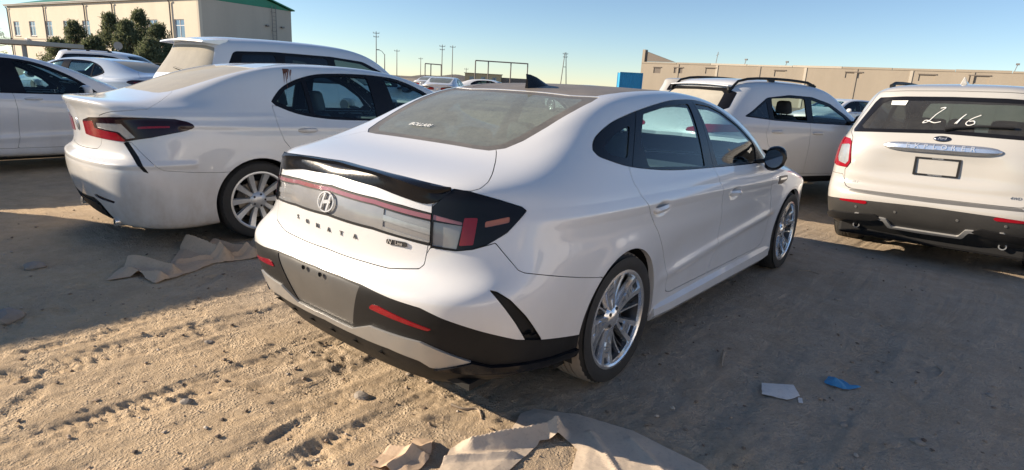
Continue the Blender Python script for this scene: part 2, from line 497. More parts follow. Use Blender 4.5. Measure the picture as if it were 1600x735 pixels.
class MB:
    """collects plain shapes into one mesh"""
    def __init__(s): s.v = []; s.f = []; s.m = []
    def add(s, vs, fs, mi=0):
        n = len(s.v); s.v += [tuple(map(float, p)) for p in vs]; s.f += [tuple(i+n for i in f) for f in fs]; s.m += [mi]*len(fs); return s
    def box(s, c, d, rz=0, mi=0, taper=1.0):
        x, y, z = d[0]/2, d[1]/2, d[2]/2
        vs = [(-x, -y, -z), (x, -y, -z), (x, y, -z), (-x, y, -z), (-x*taper, -y*taper, z), (x*taper, -y*taper, z), (x*taper, y*taper, z), (-x*taper, y*taper, z)]
        cr, sr = math.cos(rz), math.sin(rz)
        vs = [(c[0]+a*cr-b*sr, c[1]+a*sr+b*cr, c[2]+q) for a, b, q in vs]
        return s.add(vs, [(3, 2, 1, 0), (4, 5, 6, 7), (0, 1, 5, 4), (1, 2, 6, 5), (2, 3, 7, 6), (3, 0, 4, 7)], mi)
    def hexa(s, p, mi=0):
        return s.add(p, [(3, 2, 1, 0), (4, 5, 6, 7), (0, 1, 5, 4), (1, 2, 6, 5), (2, 3, 7, 6), (3, 0, 4, 7)], mi)
    def bar(s, a, b, w, h=None, up=(0, 0, 1), mi=0):
        a, b = np.array(a, float), np.array(b, float); h = h or w
        d = b-a; d /= max(np.linalg.norm(d), 1e-9); up = np.array(up, float)
        if abs(d@up) > .98: up = np.array((1.0, 0, 0))
        x = np.cross(d, up); x /= np.linalg.norm(x); y = np.cross(x, d)
        q = [a-x*w/2-y*h/2, a+x*w/2-y*h/2, a+x*w/2+y*h/2, a-x*w/2+y*h/2]
        return s.hexa(q+[p+(b-a) for p in q], mi)
    def tube(s, pts, r, n=8, mi=0, cap=True):
        P = np.array(pts, float); R = np.full(len(P), r) if np.isscalar(r) else np.array(r, float)
        rings = []; prev = None
        for i in range(len(P)):
            d = P[min(i+1, len(P)-1)]-P[max(i-1, 0)]; d /= max(np.linalg.norm(d), 1e-9)
            if prev is None:
                u = np.array((0, 0, 1.0)) if abs(d[2]) < .9 else np.array((1.0, 0, 0))
            else: u = prev
            x = np.cross(d, u); x /= max(np.linalg.norm(x), 1e-9); y = np.cross(x, d); prev = y
            rings.append([P[i]+R[i]*(x*math.cos(t)+y*math.sin(t)) for t in np.arange(n)*2*math.pi/n])
        vs = [p for rg in rings for p in rg]; fs = []
        for i in range(len(P)-1):
            for k in range(n):
                fs.append((i*n+k, i*n+(k+1) % n, (i+1)*n+(k+1) % n, (i+1)*n+k))
        if cap: fs += [tuple(range(n))[::-1], tuple((len(P)-1)*n+k for k in range(n))]
        return s.add(vs, fs, mi)
    def lathe(s, prof, n=32, axis='x', c=(0, 0, 0), mi=0, closed=False):
        """profile [(r, h)] turned round an axis through c"""
        vs = []; fs = []; m = len(prof)
        for k in range(n):
            t = 2*math.pi*k/n
            for r, h in prof:
                a, b = r*math.cos(t), r*math.sin(t)
                p = {'x': (h, a, b), 'y': (a, h, b), 'z': (a, b, h)}[axis]
                vs.append((p[0]+c[0], p[1]+c[1], p[2]+c[2]))
        for k in range(n):
            q = (k+1) % n
            for i in range(m if closed else m-1):
                j = (i+1) % m
                fs.append((k*m+i, k*m+j, q*m+j, q*m+i))
        return s.add(vs, fs, mi)
    def prism(s, poly, a, b, plane='xy', mi=0):
        """extrude a 2-D polygon from a to b along the third axis"""
        def P(p, h): return {'xy': (p[0], p[1], h), 'xz': (p[0], h, p[1]), 'yz': (h, p[0], p[1])}[plane]
        n = len(poly); vs = [P(p, a) for p in poly]+[P(p, b) for p in poly]
        fs = [tuple(range(n))[::-1], tuple(range(n, 2*n))]+[(i, (i+1) % n, n+(i+1) % n, n+i) for i in range(n)]
        return s.add(vs, fs, mi)
    def mesh(s, name='m', smooth=None, fixn=True):
        me = bpy.data.meshes.new(name); me.from_pydata(s.v, [], s.f); me.update()
        if any(s.m): me.polygons.foreach_set('material_index', s.m)
        if fixn:
            bm = bmesh.new(); bm.from_mesh(me); bmesh.ops.recalc_face_normals(bm, faces=bm.faces); bm.to_mesh(me); bm.free()
        if smooth is not None:
            me.polygons.foreach_set('use_smooth', np.ones(len(me.polygons), bool))
            if smooth < 180: me.set_sharp_from_angle(angle=math.radians(smooth))
        return me
    def build(s, name, mat, parent=None, smooth=None, loc=None, bevel=0.0):
        me = s.mesh(name, smooth)
        o = link(name, me, mat, parent, loc)
        if bevel:
            md = o.modifiers.new('bevel', 'BEVEL'); md.width = bevel; md.segments = 2; md.limit_method = 'ANGLE'; md.angle_limit = math.radians(40)
        return o
# ------------------------------------------------------------------ wheels, seats, small car parts
MESH = {}
def tyre_mesh(R, rr, w, key, dusty=False):
    """tyre with shoulder, sidewall lettering ring and tread grooves; axis along x, outer face at x=0, inner at x=-w"""
    k = ('tyre', key)
    if k in MESH: return MESH[k]
    mb = MB(); h = w
    prof = [(rr-.004, -.018), (rr+.004, -.004), (rr+.018, .0), (rr+(R-rr)*.45, .007), (rr+(R-rr)*.78, .002), (R-.022, -.010), (R-.008, -.022), (R-.002, -.036)]
    for g in (.28, .50, .72):
        c = -.036-(w-.072)*g
        prof += [(R, c+.012), (R-.001, c+.005), (R-.009, c+.004), (R-.009, c-.004), (R-.001, c-.005), (R, c-.012)]
    prof += [(R-.002, -w+.036), (R-.008, -w+.022), (R-.022, -w+.01), (rr+(R-rr)*.5, -w-.004), (rr, -w+.02)]
    n = 96; m = len(prof); vs = []; fs = []; mi = []
    for q in range(n):
        t = 2*math.pi*q/n
        for j, (r, x) in enumerate(prof):
            if 5 <= j <= 8 and q % 2 == 0: r -= .006           # shoulder blocks
            if m-6 <= j <= m-4 and q % 2 == 0: r -= .006
            a = t+(.035*((x+w/2)/w) if 5 <= j <= m-4 else 0)
            vs.append((x, r*math.cos(a), r*math.sin(a)))
    for q in range(n):
        p = (q+1) % n
        for j in range(m-1):
            fs.append((q*m+j, q*m+j+1, p*m+j+1, p*m+j)); mi.append(1 if 6 <= j <= m-5 else 0)
    mb.add(vs, fs); mb.m = mi
    MESH[k] = mb.mesh('tyre', 35)
    return MESH[k]
def spoke(mb, a, r0, r1, w0, w1, x0, x1, t=.022, skew=0.0, mi=0, bevel=.5):
    """one flat spoke from radius r0 to r1 at angle a; x is the outer face (dish from x0 to x1)"""
    def P(r, ang, x, off): 
        return (x, r*math.cos(ang)-off*math.sin(ang), r*math.sin(ang)+off*math.cos(ang))
    b = a+skew
    rows = []
    for s in np.linspace(0, 1, 5):
        r = r0+(r1-r0)*s; w = w0+(w1-w0)*s; ang = a+(b-a)*s; x = x0+(x1-x0)*s-.010*math.sin(s*math.pi)
        rows.append([P(r, ang, x-t, -w/2), P(r, ang, x, -w/2*bevel), P(r, ang, x, w/2*bevel), P(r, ang, x-t, w/2)])
    vs = [p for q in rows for p in q]; fs = []
    for i in range(4):
        for j in range(3): fs.append((i*4+j, i*4+j+1, (i+1)*4+j+1, (i+1)*4+j))
        fs.append((i*4+3, i*4, (i+1)*4, (i+1)*4+3))
    mb.add(vs, fs+[(0, 1, 2, 3), (19, 18, 17, 16)], mi)
def rim_barrel(mb, rr, w, mi=0):
    prof = [(rr-.002, -.02), (rr+.008, -.006), (rr+.008, .0), (rr-.004, .002), (rr-.012, -.004), (rr-.014, -.02)]
    mb.lathe(prof, 64, 'x', mi=mi); mb.lathe([(rr-.014, -.02), (rr-.024, -.05), (rr-.03, -w*.6), (rr-.01, -w+.02)], 64, 'x', mi=1)
def wheel_mesh(style, rr, w):
    k = ('rim', style)
    if k in MESH: return MESH[k]
    mb = MB(); rim_barrel(mb, rr, w)
    if style == 'blade':                 # five broad twin spokes with slots and five slim ones between
        for i in range(5):
            a = math.radians(90+72*i)
            for sg in (-1, 1):
                spoke(mb, a+sg*.17, .05, rr-.012, .032, .044, -.030, -.008, .03, sg*.035, 0, .6)
            for q in (.45, .6, .75):
                r = .05+(rr-.06)*q
                mb.bar((-.030, (r-.01)*math.cos(a), (r-.01)*math.sin(a)), (-.030, (r+.012)*math.cos(a), (r+.012)*math.sin(a)), .05, .012, (1, 0, 0), 0)
            spoke(mb, a+math.radians(36)-.05, .05, rr-.012, .020, .018, -.044, -.022, .02, .08, 0, .5)
            spoke(mb, a+math.radians(36)+.05, .05, rr-.012, .016, .014, -.050, -.030, .02, .16, 1, .5)
    elif style == 'multi':               # ten broad tapering spokes
        for i in range(10):
            a = math.radians(90+36*i)
            spoke(mb, a, .05, rr-.010, .036, .062, -.040, -.010, .026, .0, 0, .75)
    else:                                # five split spokes
        for i in range(5):
            a = math.radians(90+72*i)
            for sg in (-1, 1): spoke(mb, a+sg*.10, .05, rr-.010, .036, .034, -.035, -.010, .026, sg*.14, 0, .7)
    mb.lathe([(.0, -.018), (.026, -.018), (.034, -.022), (.062, -.032), (.074, -.046), (.074, -.09)], 30, 'x')
    for i in range(5):
        a = math.radians(54+72*i)
        mb.lathe([(.0, -.024), (.009, -.024), (.010, -.05)], 8, 'x', (0, .05*math.cos(a), .05*math.sin(a)), 1)
    MESH[k] = mb.mesh('wheel', 30)
    return MESH[k]
def disc_mesh(rr):
    k = ('disc', rr)
    if k in MESH: return MESH[k]
    mb = MB()
    mb.lathe([(.06, -.085), (.155, -.085), (.158, -.09), (.158, -.105), (.155, -.11), (.06, -.11)], 40, 'x')
    a0 = math.radians(150)
    pts = []
    for r in (.105, .175):
        for da in (-.42, -.14, .14, .42): pts.append((r, a0+da))
    lo = pts[:4]; hi = pts[4:][::-1]
    poly = [(r*math.cos(a), r*math.sin(a)) for r, a in lo+hi]
    mb.prism(poly, -.072, -.125, 'yz', 1)
    MESH[k] = mb.mesh('brake_disc', 30)
    return MESH[k]
def add_wheel(car, style, y, side, x, R, rr, w, rimmats, steer=0.0, spin=0.0, tread='rubber'):
    wh = link('wheel', wheel_mesh(style, rr, w), None, car)
    me = wh.data
    if not me.materials:
        for m in rimmats: me.materials.append(M[m])
    wh.location = (side*x, y, R)
    wh.rotation_euler = (spin, 0, (0 if side > 0 else math.pi)+steer)
    ty = link('tyre', tyre_mesh(R, rr, w, (R, rr, w, tread)), None, wh)
    if not ty.data.materials:
        ty.data.materials.append(M['rubber']); ty.data.materials.append(M[tread])
    ty.rotation_euler = (-spin, 0, 0)
    bd = link('brake_disc', disc_mesh(rr), None, wh)
    if not bd.data.materials: bd.data.materials.append(M['disc']); bd.data.materials.append(M['alloy_dark'])
    bd.rotation_euler = (-spin, 0, 0)
    return wh
def arch_liner(car, y, side, x_out, R, zc, zlow=.2):
    """dark tub behind a wheel"""
    mb = MB(); n = 20; rows = []
    for i in range(n+1):
        a = math.radians(-18+216*i/n)
        rows.append((y+R*math.cos(a), zc+R*math.sin(a)))
    xi = x_out-.42
    for (a, b), (c, d) in zip(rows[:-1], rows[1:]):
        mb.add([(side*x_out, a, b), (side*x_out, c, d), (side*xi, c, d), (side*xi, a, b)], [(0, 1, 2, 3)])
    mb.add([(side*xi, a, b) for a, b in rows]+[(side*xi, y, zlow)], [(i, i+1, n+1) for i in range(n)])
    return mb.build('wheel_arch_liner', 'dark', car, 60)
def seat_mesh(kind):
    k = ('seat', kind)
    if k in MESH: return MESH[k]
    w = .48 if kind == 'front' else 1.18
    mb = MB()
    def slab(c0, c1, w0, w1, t0, t1):
        # back or cushion: between two centre points with widths and thickness
        a, b = np.array(c0, float), np.array(c1, float); d = b-a; d /= np.linalg.norm(d)
        nrm = np.cross((1, 0, 0), d)
        rings = []
        for s, k in ((0, .82), (.06, .97), (.5, 1.0), (.9, .95), (1.0, .72)):
            c = a+(b-a)*s; ww = (w0+(w1-w0)*s)*k/2; tt = (t0+(t1-t0)*s)*k/2
            rings.append([c+np.array((ww*math.cos(q), 0, 0))*(1 if abs(math.cos(q)) > .5 else 1)+nrm*tt*math.sin(q) for q in np.arange(12)*math.pi/6])
        # superellipse look
        rr = []
        for rg, (s, k) in zip(rings, ((0, .82), (.06, .97), (.5, 1.0), (.9, .95), (1.0, .72))):
            c = a+(b-a)*s; ww = (w0+(w1-w0)*s)*k/2; tt = (t0+(t1-t0)*s)*k/2; o = []
            for q in np.arange(16)*math.pi/8:
                cx, sx = math.cos(q), math.sin(q)
                o.append(c+np.array((1.0, 0, 0))*ww*math.copysign(abs(cx)**.45, cx)+nrm*tt*math.copysign(abs(sx)**.6, sx))
            rr.append(o)
        vs = [p for o in rr for p in o]; fs = []
        for i in range(4):
            for j in range(16): fs.append((i*16+j, i*16+(j+1) % 16, (i+1)*16+(j+1) % 16, (i+1)*16+j))
        mb.add(vs, fs+[tuple(range(16))[::-1], tuple(64+j for j in range(16))])
    slab((0, -.02, .10), (0, .50, .16), w, w*1.02, .16, .17)
    slab((0, .0, .12), (0, -.20, .70), w, w*.86, .17, .12)
    heads = [0] if kind == 'front' else [-.36, 0, .36]
    for hx in heads:
        n0 = len(mb.v)
        slab((hx, -.225, .73), (hx, -.25, .91), .27, .22, .11, .10)
        for sg in (-.05, .05): mb.tube([(hx+sg, -.19, .64), (hx+sg, -.22, .76)], .007, 6)
    MESH[k] = mb.mesh('seat', 60)
    return MESH[k]
def interior(car, yf, yr, z0, halfw, mat='seat', dash_y=None, wheel_side=-1):
    """seats, floor tub, dashboard and steering wheel"""
    for sx in (-1, 1):
        s = link('seat', seat_mesh('front'), None, car, (sx*.38, yf, z0))
        if not s.data.materials: s.data.materials.append(M[mat])
    b = link('rear_bench', seat_mesh('rear'), None, car, (0, yr, z0+.02))
    if not b.data.materials: b.data.materials.append(M[mat])
    mb = MB()
    mb.box((0, (yr+dash_y)/2, z0-.08), (halfw*2, dash_y-yr+1.0, .06))
    mb.box((0, (yf+yr)/2+.35, z0+.05), (.24, 1.2, .26))
    mb.build('cabin_floor', 'dark', car)
    prof = [(dash_y+.32, z0+.60), (dash_y+.05, z0+.585), (dash_y-.06, z0+.50), (dash_y-.04, z0+.25), (dash_y+.1, z0+.05), (dash_y+.32, z0)]
    mb = MB().prism(prof, -halfw+.02, halfw-.02, 'yz'); mb.build('dashboard', 'seat', car, bevel=.02)
    mb = MB(); c = (wheel_side*.38, dash_y-.22, z0+.48)
    pts = [(c[0]+.18*math.cos(t), c[1]-.18*math.sin(t)*.42, c[2]+.18*math.sin(t)*.9) for t in np.linspace(0, 2*math.pi, 25)]
    mb.tube(pts, .016, 8); mb.bar((c[0]-.17, c[1], c[2]), (c[0]+.17, c[1], c[2]), .05, .03); mb.bar(c, (c[0], c[1]+.25, c[2]-.06), .06)
    mb.build('steering_wheel', 'black', car, 50)
def text_mesh(s, size, extrude=.002, font_shear=0.0, spacing=1.0):
    cu = bpy.data.curves.new('txt', 'FONT'); cu.body = s; cu.size = size; cu.extrude = extrude; cu.align_x = 'CENTER'; cu.align_y = 'CENTER'
    cu.shear = font_shear; cu.space_character = spacing; cu.resolution_u = 3
    ob = bpy.data.objects.new('txt', cu); COL.objects.link(ob)
    dg = bpy.context.evaluated_depsgraph_get()
    me = bpy.data.meshes.new_from_object(ob.evaluated_get(dg))
    bpy.data.objects.remove(ob); bpy.data.curves.remove(cu)
    return me
def stick_on(o, p, n, up=(0, 0, 1), lift=.002):
    """place an object with its local z along n and local y along up"""
    n = Vector(n).normalized(); up = Vector(up); x = up.cross(n).normalized(); y = n.cross(x)
    p = Vector(p)+n*lift
    o.matrix_local = Matrix(((x.x, y.x, n.x, p.x), (x.y, y.y, n.y, p.y), (x.z, y.z, n.z, p.z), (0, 0, 0, 1)))
    return o
def nearest(S, p):
    d = ((S.V-np.array(p))**2).sum(1); i = int(d.argmin()); return S.V[i], S.N[i]
def surf_at(S, x=None, y=None, z=None, gate=None):
    """point and normal of a surface where two coordinates are given"""
    d = np.zeros(len(S.V))
    for k, v in enumerate((x, y, z)):
        if v is not None: d += (S.V[:, k]-v)**2
    if gate is not None: d = d+(gate(S.V) > 0)*100
    idx = np.argsort(d)[:6]; w = 1/(d[idx]+1e-6); w /= w.sum()
    p = (S.V[idx]*w[:, None]).sum(0); n = (S.N[idx]*w[:, None]).sum(0)
    for k, v in enumerate((x, y, z)):
        if v is not None: p[k] = v
    return p, n/np.linalg.norm(n)
def door_handle(car, S, y, z, side, mat, length=.20, h=.034):
    p, n = surf_at(S, y=y, z=z, gate=right)
    if side < 0: p = p*MIR; n = n*MIR
    mb = MB()
    rows = []
    for s in np.linspace(-1, 1, 9):
        k = math.sqrt(max(0, 1-abs(s)**4)); o = .030*k+.002
        hh = h*(.55+.45*k)/2
        rows.append([(o-.014, s*length/2, -hh), (o, s*length/2, -hh*.5), (o, s*length/2, hh*.5), (o-.014, s*length/2, hh)])
    vs = [p_ for r in rows for p_ in r]; fs = []
    for i in range(8):
        for j in range(4): fs.append((i*4+j, i*4+(j+1) % 4, (i+1)*4+(j+1) % 4, (i+1)*4+j))
    mb.add(vs, fs+[(0, 1, 2, 3), (35, 34, 33, 32)])
    o = mb.build('door_handle', mat, car, 50)
    n = Vector(n); yv = Vector((0, 1, 0)); yv = (yv-n*yv.dot(n)).normalized(); zv = n.cross(yv)
    if zv.z < 0: zv = -zv
    o.matrix_local = Matrix(((n.x, yv.x, zv.x, p[0]), (n.y, yv.y, zv.y, p[1]), (n.z, yv.z, zv.z, p[2]), (0, 0, 0, 1)))
    return o
def handle_cup(S, y, z, w=.085, h=.036):
    """ellipse field for the recess behind a handle"""
    def f(V):
        q = ((V[:, 1]-y)/w)**2+((V[:, 2]-z)/h)**2
        return np.maximum((np.sqrt(q)-1)*h, right(V))
    return f
def dimple(S, y, z, w, h, depth):
    """press a shallow bowl into both flanks"""
    q = ((S.V[:, 1]-y)/w)**2+((S.V[:, 2]-z)/h)**2
    m = (q < 1) & (np.abs(S.V[:, 0]) > .5)
    k = np.zeros(len(S.V)); k[m] = (1-q[m])**2*depth
    S.V = S.V-S.N*k[:, None]
    # tilt the normals with the bowl
    g = np.zeros_like(S.V)
    gy = -4*(1-q[m])*(S.V[m, 1]-y)/w**2*depth; gz = -4*(1-q[m])*(S.V[m, 2]-z)/h**2*depth
    g[m, 1] = gy; g[m, 2] = gz
    S.N = S.N+g; S.N /= np.linalg.norm(S.N, axis=1, keepdims=True)
    return S
def mirror_part(car, S, y, z, side, mat, size=1.0, arm='black', W=None, Hh=None, cx=None):
    """door mirror: rounded housing on a short arm"""
    p, n = surf_at(S, y=y, z=z, gate=right)
    mb = MB(); cx = cx or .15*size; W = W or .21*size; Hh = Hh or .155*size; D = .13*size
    rows = []
    for i, s in enumerate(np.linspace(-1, 1, 9)):
        k = (1-abs(s)**3.0)**.5 if abs(s) < 1 else .05
        if s > 0: kk = k*(1-.22*s)
        else: kk = k
        o = []
        for q in np.arange(14)*2*math.pi/14:
            c_, s_ = math.cos(q), math.sin(q)
            yy = D/2*math.copysign(abs(c_)**.8, c_)*kk; zz = Hh/2*math.copysign(abs(s_)**.7, s_)*kk
            if c_ < -.3: yy = -D*.34*kk
            o.append((cx+s*W/2, yy, zz+.01*s))
        rows.append(o)
    vs = [p_ for r in rows for p_ in r]; fs = []
    for i in range(8):
        for j in range(14): fs.append((i*14+j, i*14+(j+1) % 14, (i+1)*14+(j+1) % 14, (i+1)*14+j))
    mb.add(vs, fs+[tuple(range(14))[::-1], tuple(112+j for j in range(14))])
    vs = [(a*side, b, c) for a, b, c in mb.v]; mb.v = vs
    base = (p[0]*side, p[1], p[2]+.055*size)
    o = mb.build('mirror', mat, car, 60, base)
    am = MB(); am.hexa([(-.02*side, -.05, -.05), (.08*side, -.03, -.03), (.08*side, .03, -.03), (-.02*side, .06, -.05), (-.02*side, -.05, -.02), (.10*side, -.03, .0), (.10*side, .03, .0), (-.02*side, .06, -.02)])
    am.build('mirror_arm', arm, o, bevel=.006)
    mg = MB(); mg.prism([(cx*side+W*.40*side*math.cos(t), Hh*.36*math.sin(t)) for t in np.linspace(0, 2*math.pi, 16, endpoint=False)], -D*.35, -D*.35-.003, 'xz')
    mg.build('mirror_glass', 'mirror_glass', o)
    return o
# ------------------------------------------------------------------ cutting a body surface into panels
class Carver:
    def __init__(s, S, car): s.S = S; s.car = car
    def take(s, fld, gap=0.0, refine=0, margin=.06):
        if refine: s.S = s.S.refine(fld, refine, margin)
        a, s.S = s.S.cut(fld, gap)
        return a
    def panel(s, fld, name, mat, gap=.0025, off=0.0, depth=.022, refine=0, margin=.06, parent=None):
        a = s.take(fld, gap, refine, margin)
        if not a.F: return None
        o = put(a.offset(off).shell(depth+max(off, 0)), name, mat, parent or s.car)
        return o
def sub(A, fld, gap=0.0, refine=0, margin=.06):
    """inside, outside of a patch"""
    if refine: A = A.refine(fld, refine, margin)
    return A.cut(fld, gap)
def mirror_w(pts):
    """right half outline (w ascending from 0) closed with its mirror image"""
    return [tuple(p) for p in pts]+[(-a, b) for a, b in reversed(pts)]
def rear_chart(py, k=.3):
    def f(V):
        r = np.hypot(V[:, 0], V[:, 1]-py)
        return np.stack([np.arctan2(V[:, 0], -(V[:, 1]-py)), V[:, 2]-k*r], 1)
    return f
def cfield(pts, chart, gate):
    pts = np.asarray(pts, float)
    def f(V):
        d = np.full(len(V), 1.0)
        if not len(V): return d
        g = gate(V); m = g < .05
        if m.any(): d[m] = poly_sdf(chart(V[m]), pts)
        return np.maximum(d, g)
    return f
def arches(S, spots, r, zc, xin=.45):
    d = np.full(len(S.V), 9.0)
    for y in spots: d = np.minimum(d, np.hypot(S.V[:, 1]-y, S.V[:, 2]-zc)-r)
    return np.maximum(d, xin-np.abs(S.V[:, 0]))
def flare(H, spots, r, zc, amp=.012, width=.05, xin=.5):
    """wheel-arch lip: swell the flank close to the opening"""
    for y in spots:
        d = np.hypot(H[:, :, 1]-y, H[:, :, 2]-zc)-r
        k = np.exp(-(np.maximum(d, 0)/width)**2)*amp*(H[:, :, 0] > xin)
        H[:, :, 0] += k
    return H
def rough_cut(S, fld, n, margin): return S.refine(fld, n, margin)
# ------------------------------------------------------------------ the near saloon
SONATA = [
 [(0,-.95,.20),(.33,-.94,.20),(.55,-.90,.20),(.66,-.80,.20),(.72,-.66,.19),(.76,-.38,.19),(.76,0,.19),(.76,.45,.19),(.76,.95,.19),(.76,1.45,.18),(.76,1.95,.18),(.76,2.4,.18),(.76,2.84,.18),(.72,3.2,.18),(.58,3.45,.18),(.33,3.6,.18),(0,3.64,.18)],
 [(0,-1.0,.26),(.35,-.985,.26),(.62,-.935,.26),(.78,-.82,.27),(.86,-.65,.27),(.885,-.38,.26),(.885,0,.25),(.885,.45,.235),(.885,.95,.225),(.885,1.45,.215),(.885,1.95,.21),(.885,2.4,.2),(.88,2.84,.2),(.82,3.25,.2),(.66,3.52,.2),(.36,3.68,.2),(0,3.73,.2)],
 [(0,-1.05,.35),(.36,-1.04,.35),(.64,-.985,.35),(.81,-.86,.36),(.885,-.67,.36),(.905,-.38,.35),(.905,0,.35),(.90,.45,.33),(.895,.95,.32),(.895,1.45,.31),(.895,1.95,.31),(.895,2.4,.31),(.885,2.84,.34),(.89,3.25,.33),(.765,3.55,.33),(.38,3.73,.33),(0,3.785,.33)],
 [(0,-1.10,.50),(.37,-1.085,.50),(.665,-1.025,.50),(.84,-.875,.50),(.905,-.68,.50),(.92,-.38,.50),(.92,0,.50),(.905,.45,.48),(.893,.95,.48),(.893,1.45,.48),(.893,1.95,.48),(.9,2.4,.49),(.905,2.84,.5),(.89,3.25,.5),(.765,3.56,.5),(.39,3.74,.5),(0,3.8,.5)],
 [(0,-1.118,.60),(.37,-1.10,.60),(.67,-1.035,.605),(.845,-.88,.61),(.91,-.68,.61),(.928,-.38,.61),(.93,0,.62),(.915,.45,.60),(.905,.95,.60),(.905,1.45,.60),(.905,1.95,.60),(.908,2.4,.6),(.91,2.84,.61),(.89,3.25,.6),(.765,3.56,.6),(.39,3.735,.6),(0,3.795,.6)],
 [(0,-1.095,.648),(.37,-1.078,.648),(.66,-1.015,.655),(.83,-.87,.675),(.90,-.68,.69),(.928,-.38,.705),(.932,0,.715),(.922,.45,.705),(.913,.95,.70),(.913,1.45,.70),(.913,1.95,.70),(.912,2.4,.70),(.912,2.84,.70),(.89,3.25,.68),(.765,3.54,.66),(.385,3.71,.66),(0,3.77,.66)],
 [(0,-1.035,.70),(.36,-1.01,.70),(.63,-.94,.715),(.80,-.82,.75),(.885,-.65,.78),(.925,-.38,.80),(.932,0,.81),(.925,.45,.805),(.917,.95,.80),(.917,1.45,.795),(.917,1.95,.79),(.913,2.4,.79),(.908,2.84,.79),(.89,3.25,.76),(.765,3.5,.73),(.38,3.66,.73),(0,3.72,.73)],
 [(0,-1.045,.86),(.36,-1.01,.86),(.61,-.925,.87),(.77,-.795,.89),(.872,-.62,.905),(.915,-.38,.91),(.925,0,.91),(.921,.45,.895),(.914,.95,.885),(.91,1.45,.875),(.905,1.95,.865),(.9,2.4,.86),(.88,2.84,.85),(.81,3.2,.82),(.63,3.42,.79),(.355,3.56,.79),(0,3.61,.79)],
 [(0,-1.005,.975),(.36,-.975,.975),(.60,-.90,.978),(.75,-.775,.98),(.85,-.59,.985),(.898,-.36,.98),(.905,.02,.965),(.903,.46,.945),(.9,.95,.935),(.897,1.45,.925),(.89,1.95,.915),(.88,2.38,.9),(.845,2.80,.885),(.75,3.12,.86),(.57,3.32,.84),(.32,3.45,.84),(0,3.49,.84)],
 [(0,-.965,1.055),(.36,-.94,1.055),(.59,-.87,1.055),(.72,-.755,1.053),(.815,-.57,1.048),(.865,-.32,1.035),(.88,.05,1.01),(.882,.47,.985),(.882,.95,.975),(.88,1.45,.965),(.872,1.95,.955),(.855,2.35,.94),(.80,2.75,.92),(.70,3.05,.895),(.53,3.22,.88),(.3,3.33,.88),(0,3.37,.88)],
 [(0,-.72,1.10),(.36,-.71,1.10),(.57,-.66,1.10),(.685,-.56,1.105),(.765,-.36,1.125),(.80,-.08,1.135),(.825,.2,1.09),(.84,.55,1.045),(.845,.95,1.03),(.847,1.45,1.018),(.842,1.9,1.005),(.82,2.25,.992),(.75,2.55,.978),(.62,2.75,.968),(.44,2.86,.97),(.24,2.94,.975),(0,2.97,.98)],
 [(0,-.50,1.145),(.34,-.49,1.147),(.53,-.44,1.155),(.62,-.33,1.185),(.682,-.10,1.25),(.715,.17,1.265),(.738,.45,1.25),(.755,.7,1.23),(.767,1.,1.215),(.772,1.42,1.2),(.766,1.8,1.175),(.757,2.1,1.16),(.702,2.31,1.12),(.585,2.44,1.095),(.42,2.52,1.085),(.23,2.57,1.082),(0,2.59,1.085)],
 [(0,-.14,1.305),(.33,-.13,1.303),(.50,-.10,1.302),(.575,-.02,1.328),(.607,.18,1.372),(.622,.42,1.400),(.63,.65,1.413),(.635,.85,1.418),(.635,1.05,1.417),(.635,1.28,1.407),(.634,1.5,1.39),(.628,1.72,1.362),(.608,1.92,1.315),(.525,2.05,1.285),(.38,2.12,1.272),(.2,2.16,1.272),(0,2.17,1.275)],
 [(0,.2,1.405),(.22,.21,1.405),(.38,.24,1.402),(.44,.32,1.415),(.46,.45,1.432),(.465,.6,1.441),(.465,.75,1.446),(.465,.88,1.449),(.465,1.0,1.449),(.465,1.12,1.447),(.46,1.26,1.441),(.445,1.42,1.43),(.41,1.52,1.417),(.34,1.6,1.408),(.25,1.65,1.402),(.13,1.68,1.40),(0,1.69,1.40)],
 [(0,y,z) for y,z in zip([.45,.5,.56,.62,.68,.74,.8,.86,.92,.98,1.04,1.1,1.15,1.2,1.26,1.32,1.36],[1.440,1.444,1.449,1.453,1.456,1.458,1.459,1.460,1.460,1.460,1.459,1.457,1.455,1.452,1.449,1.446,1.444])],
]
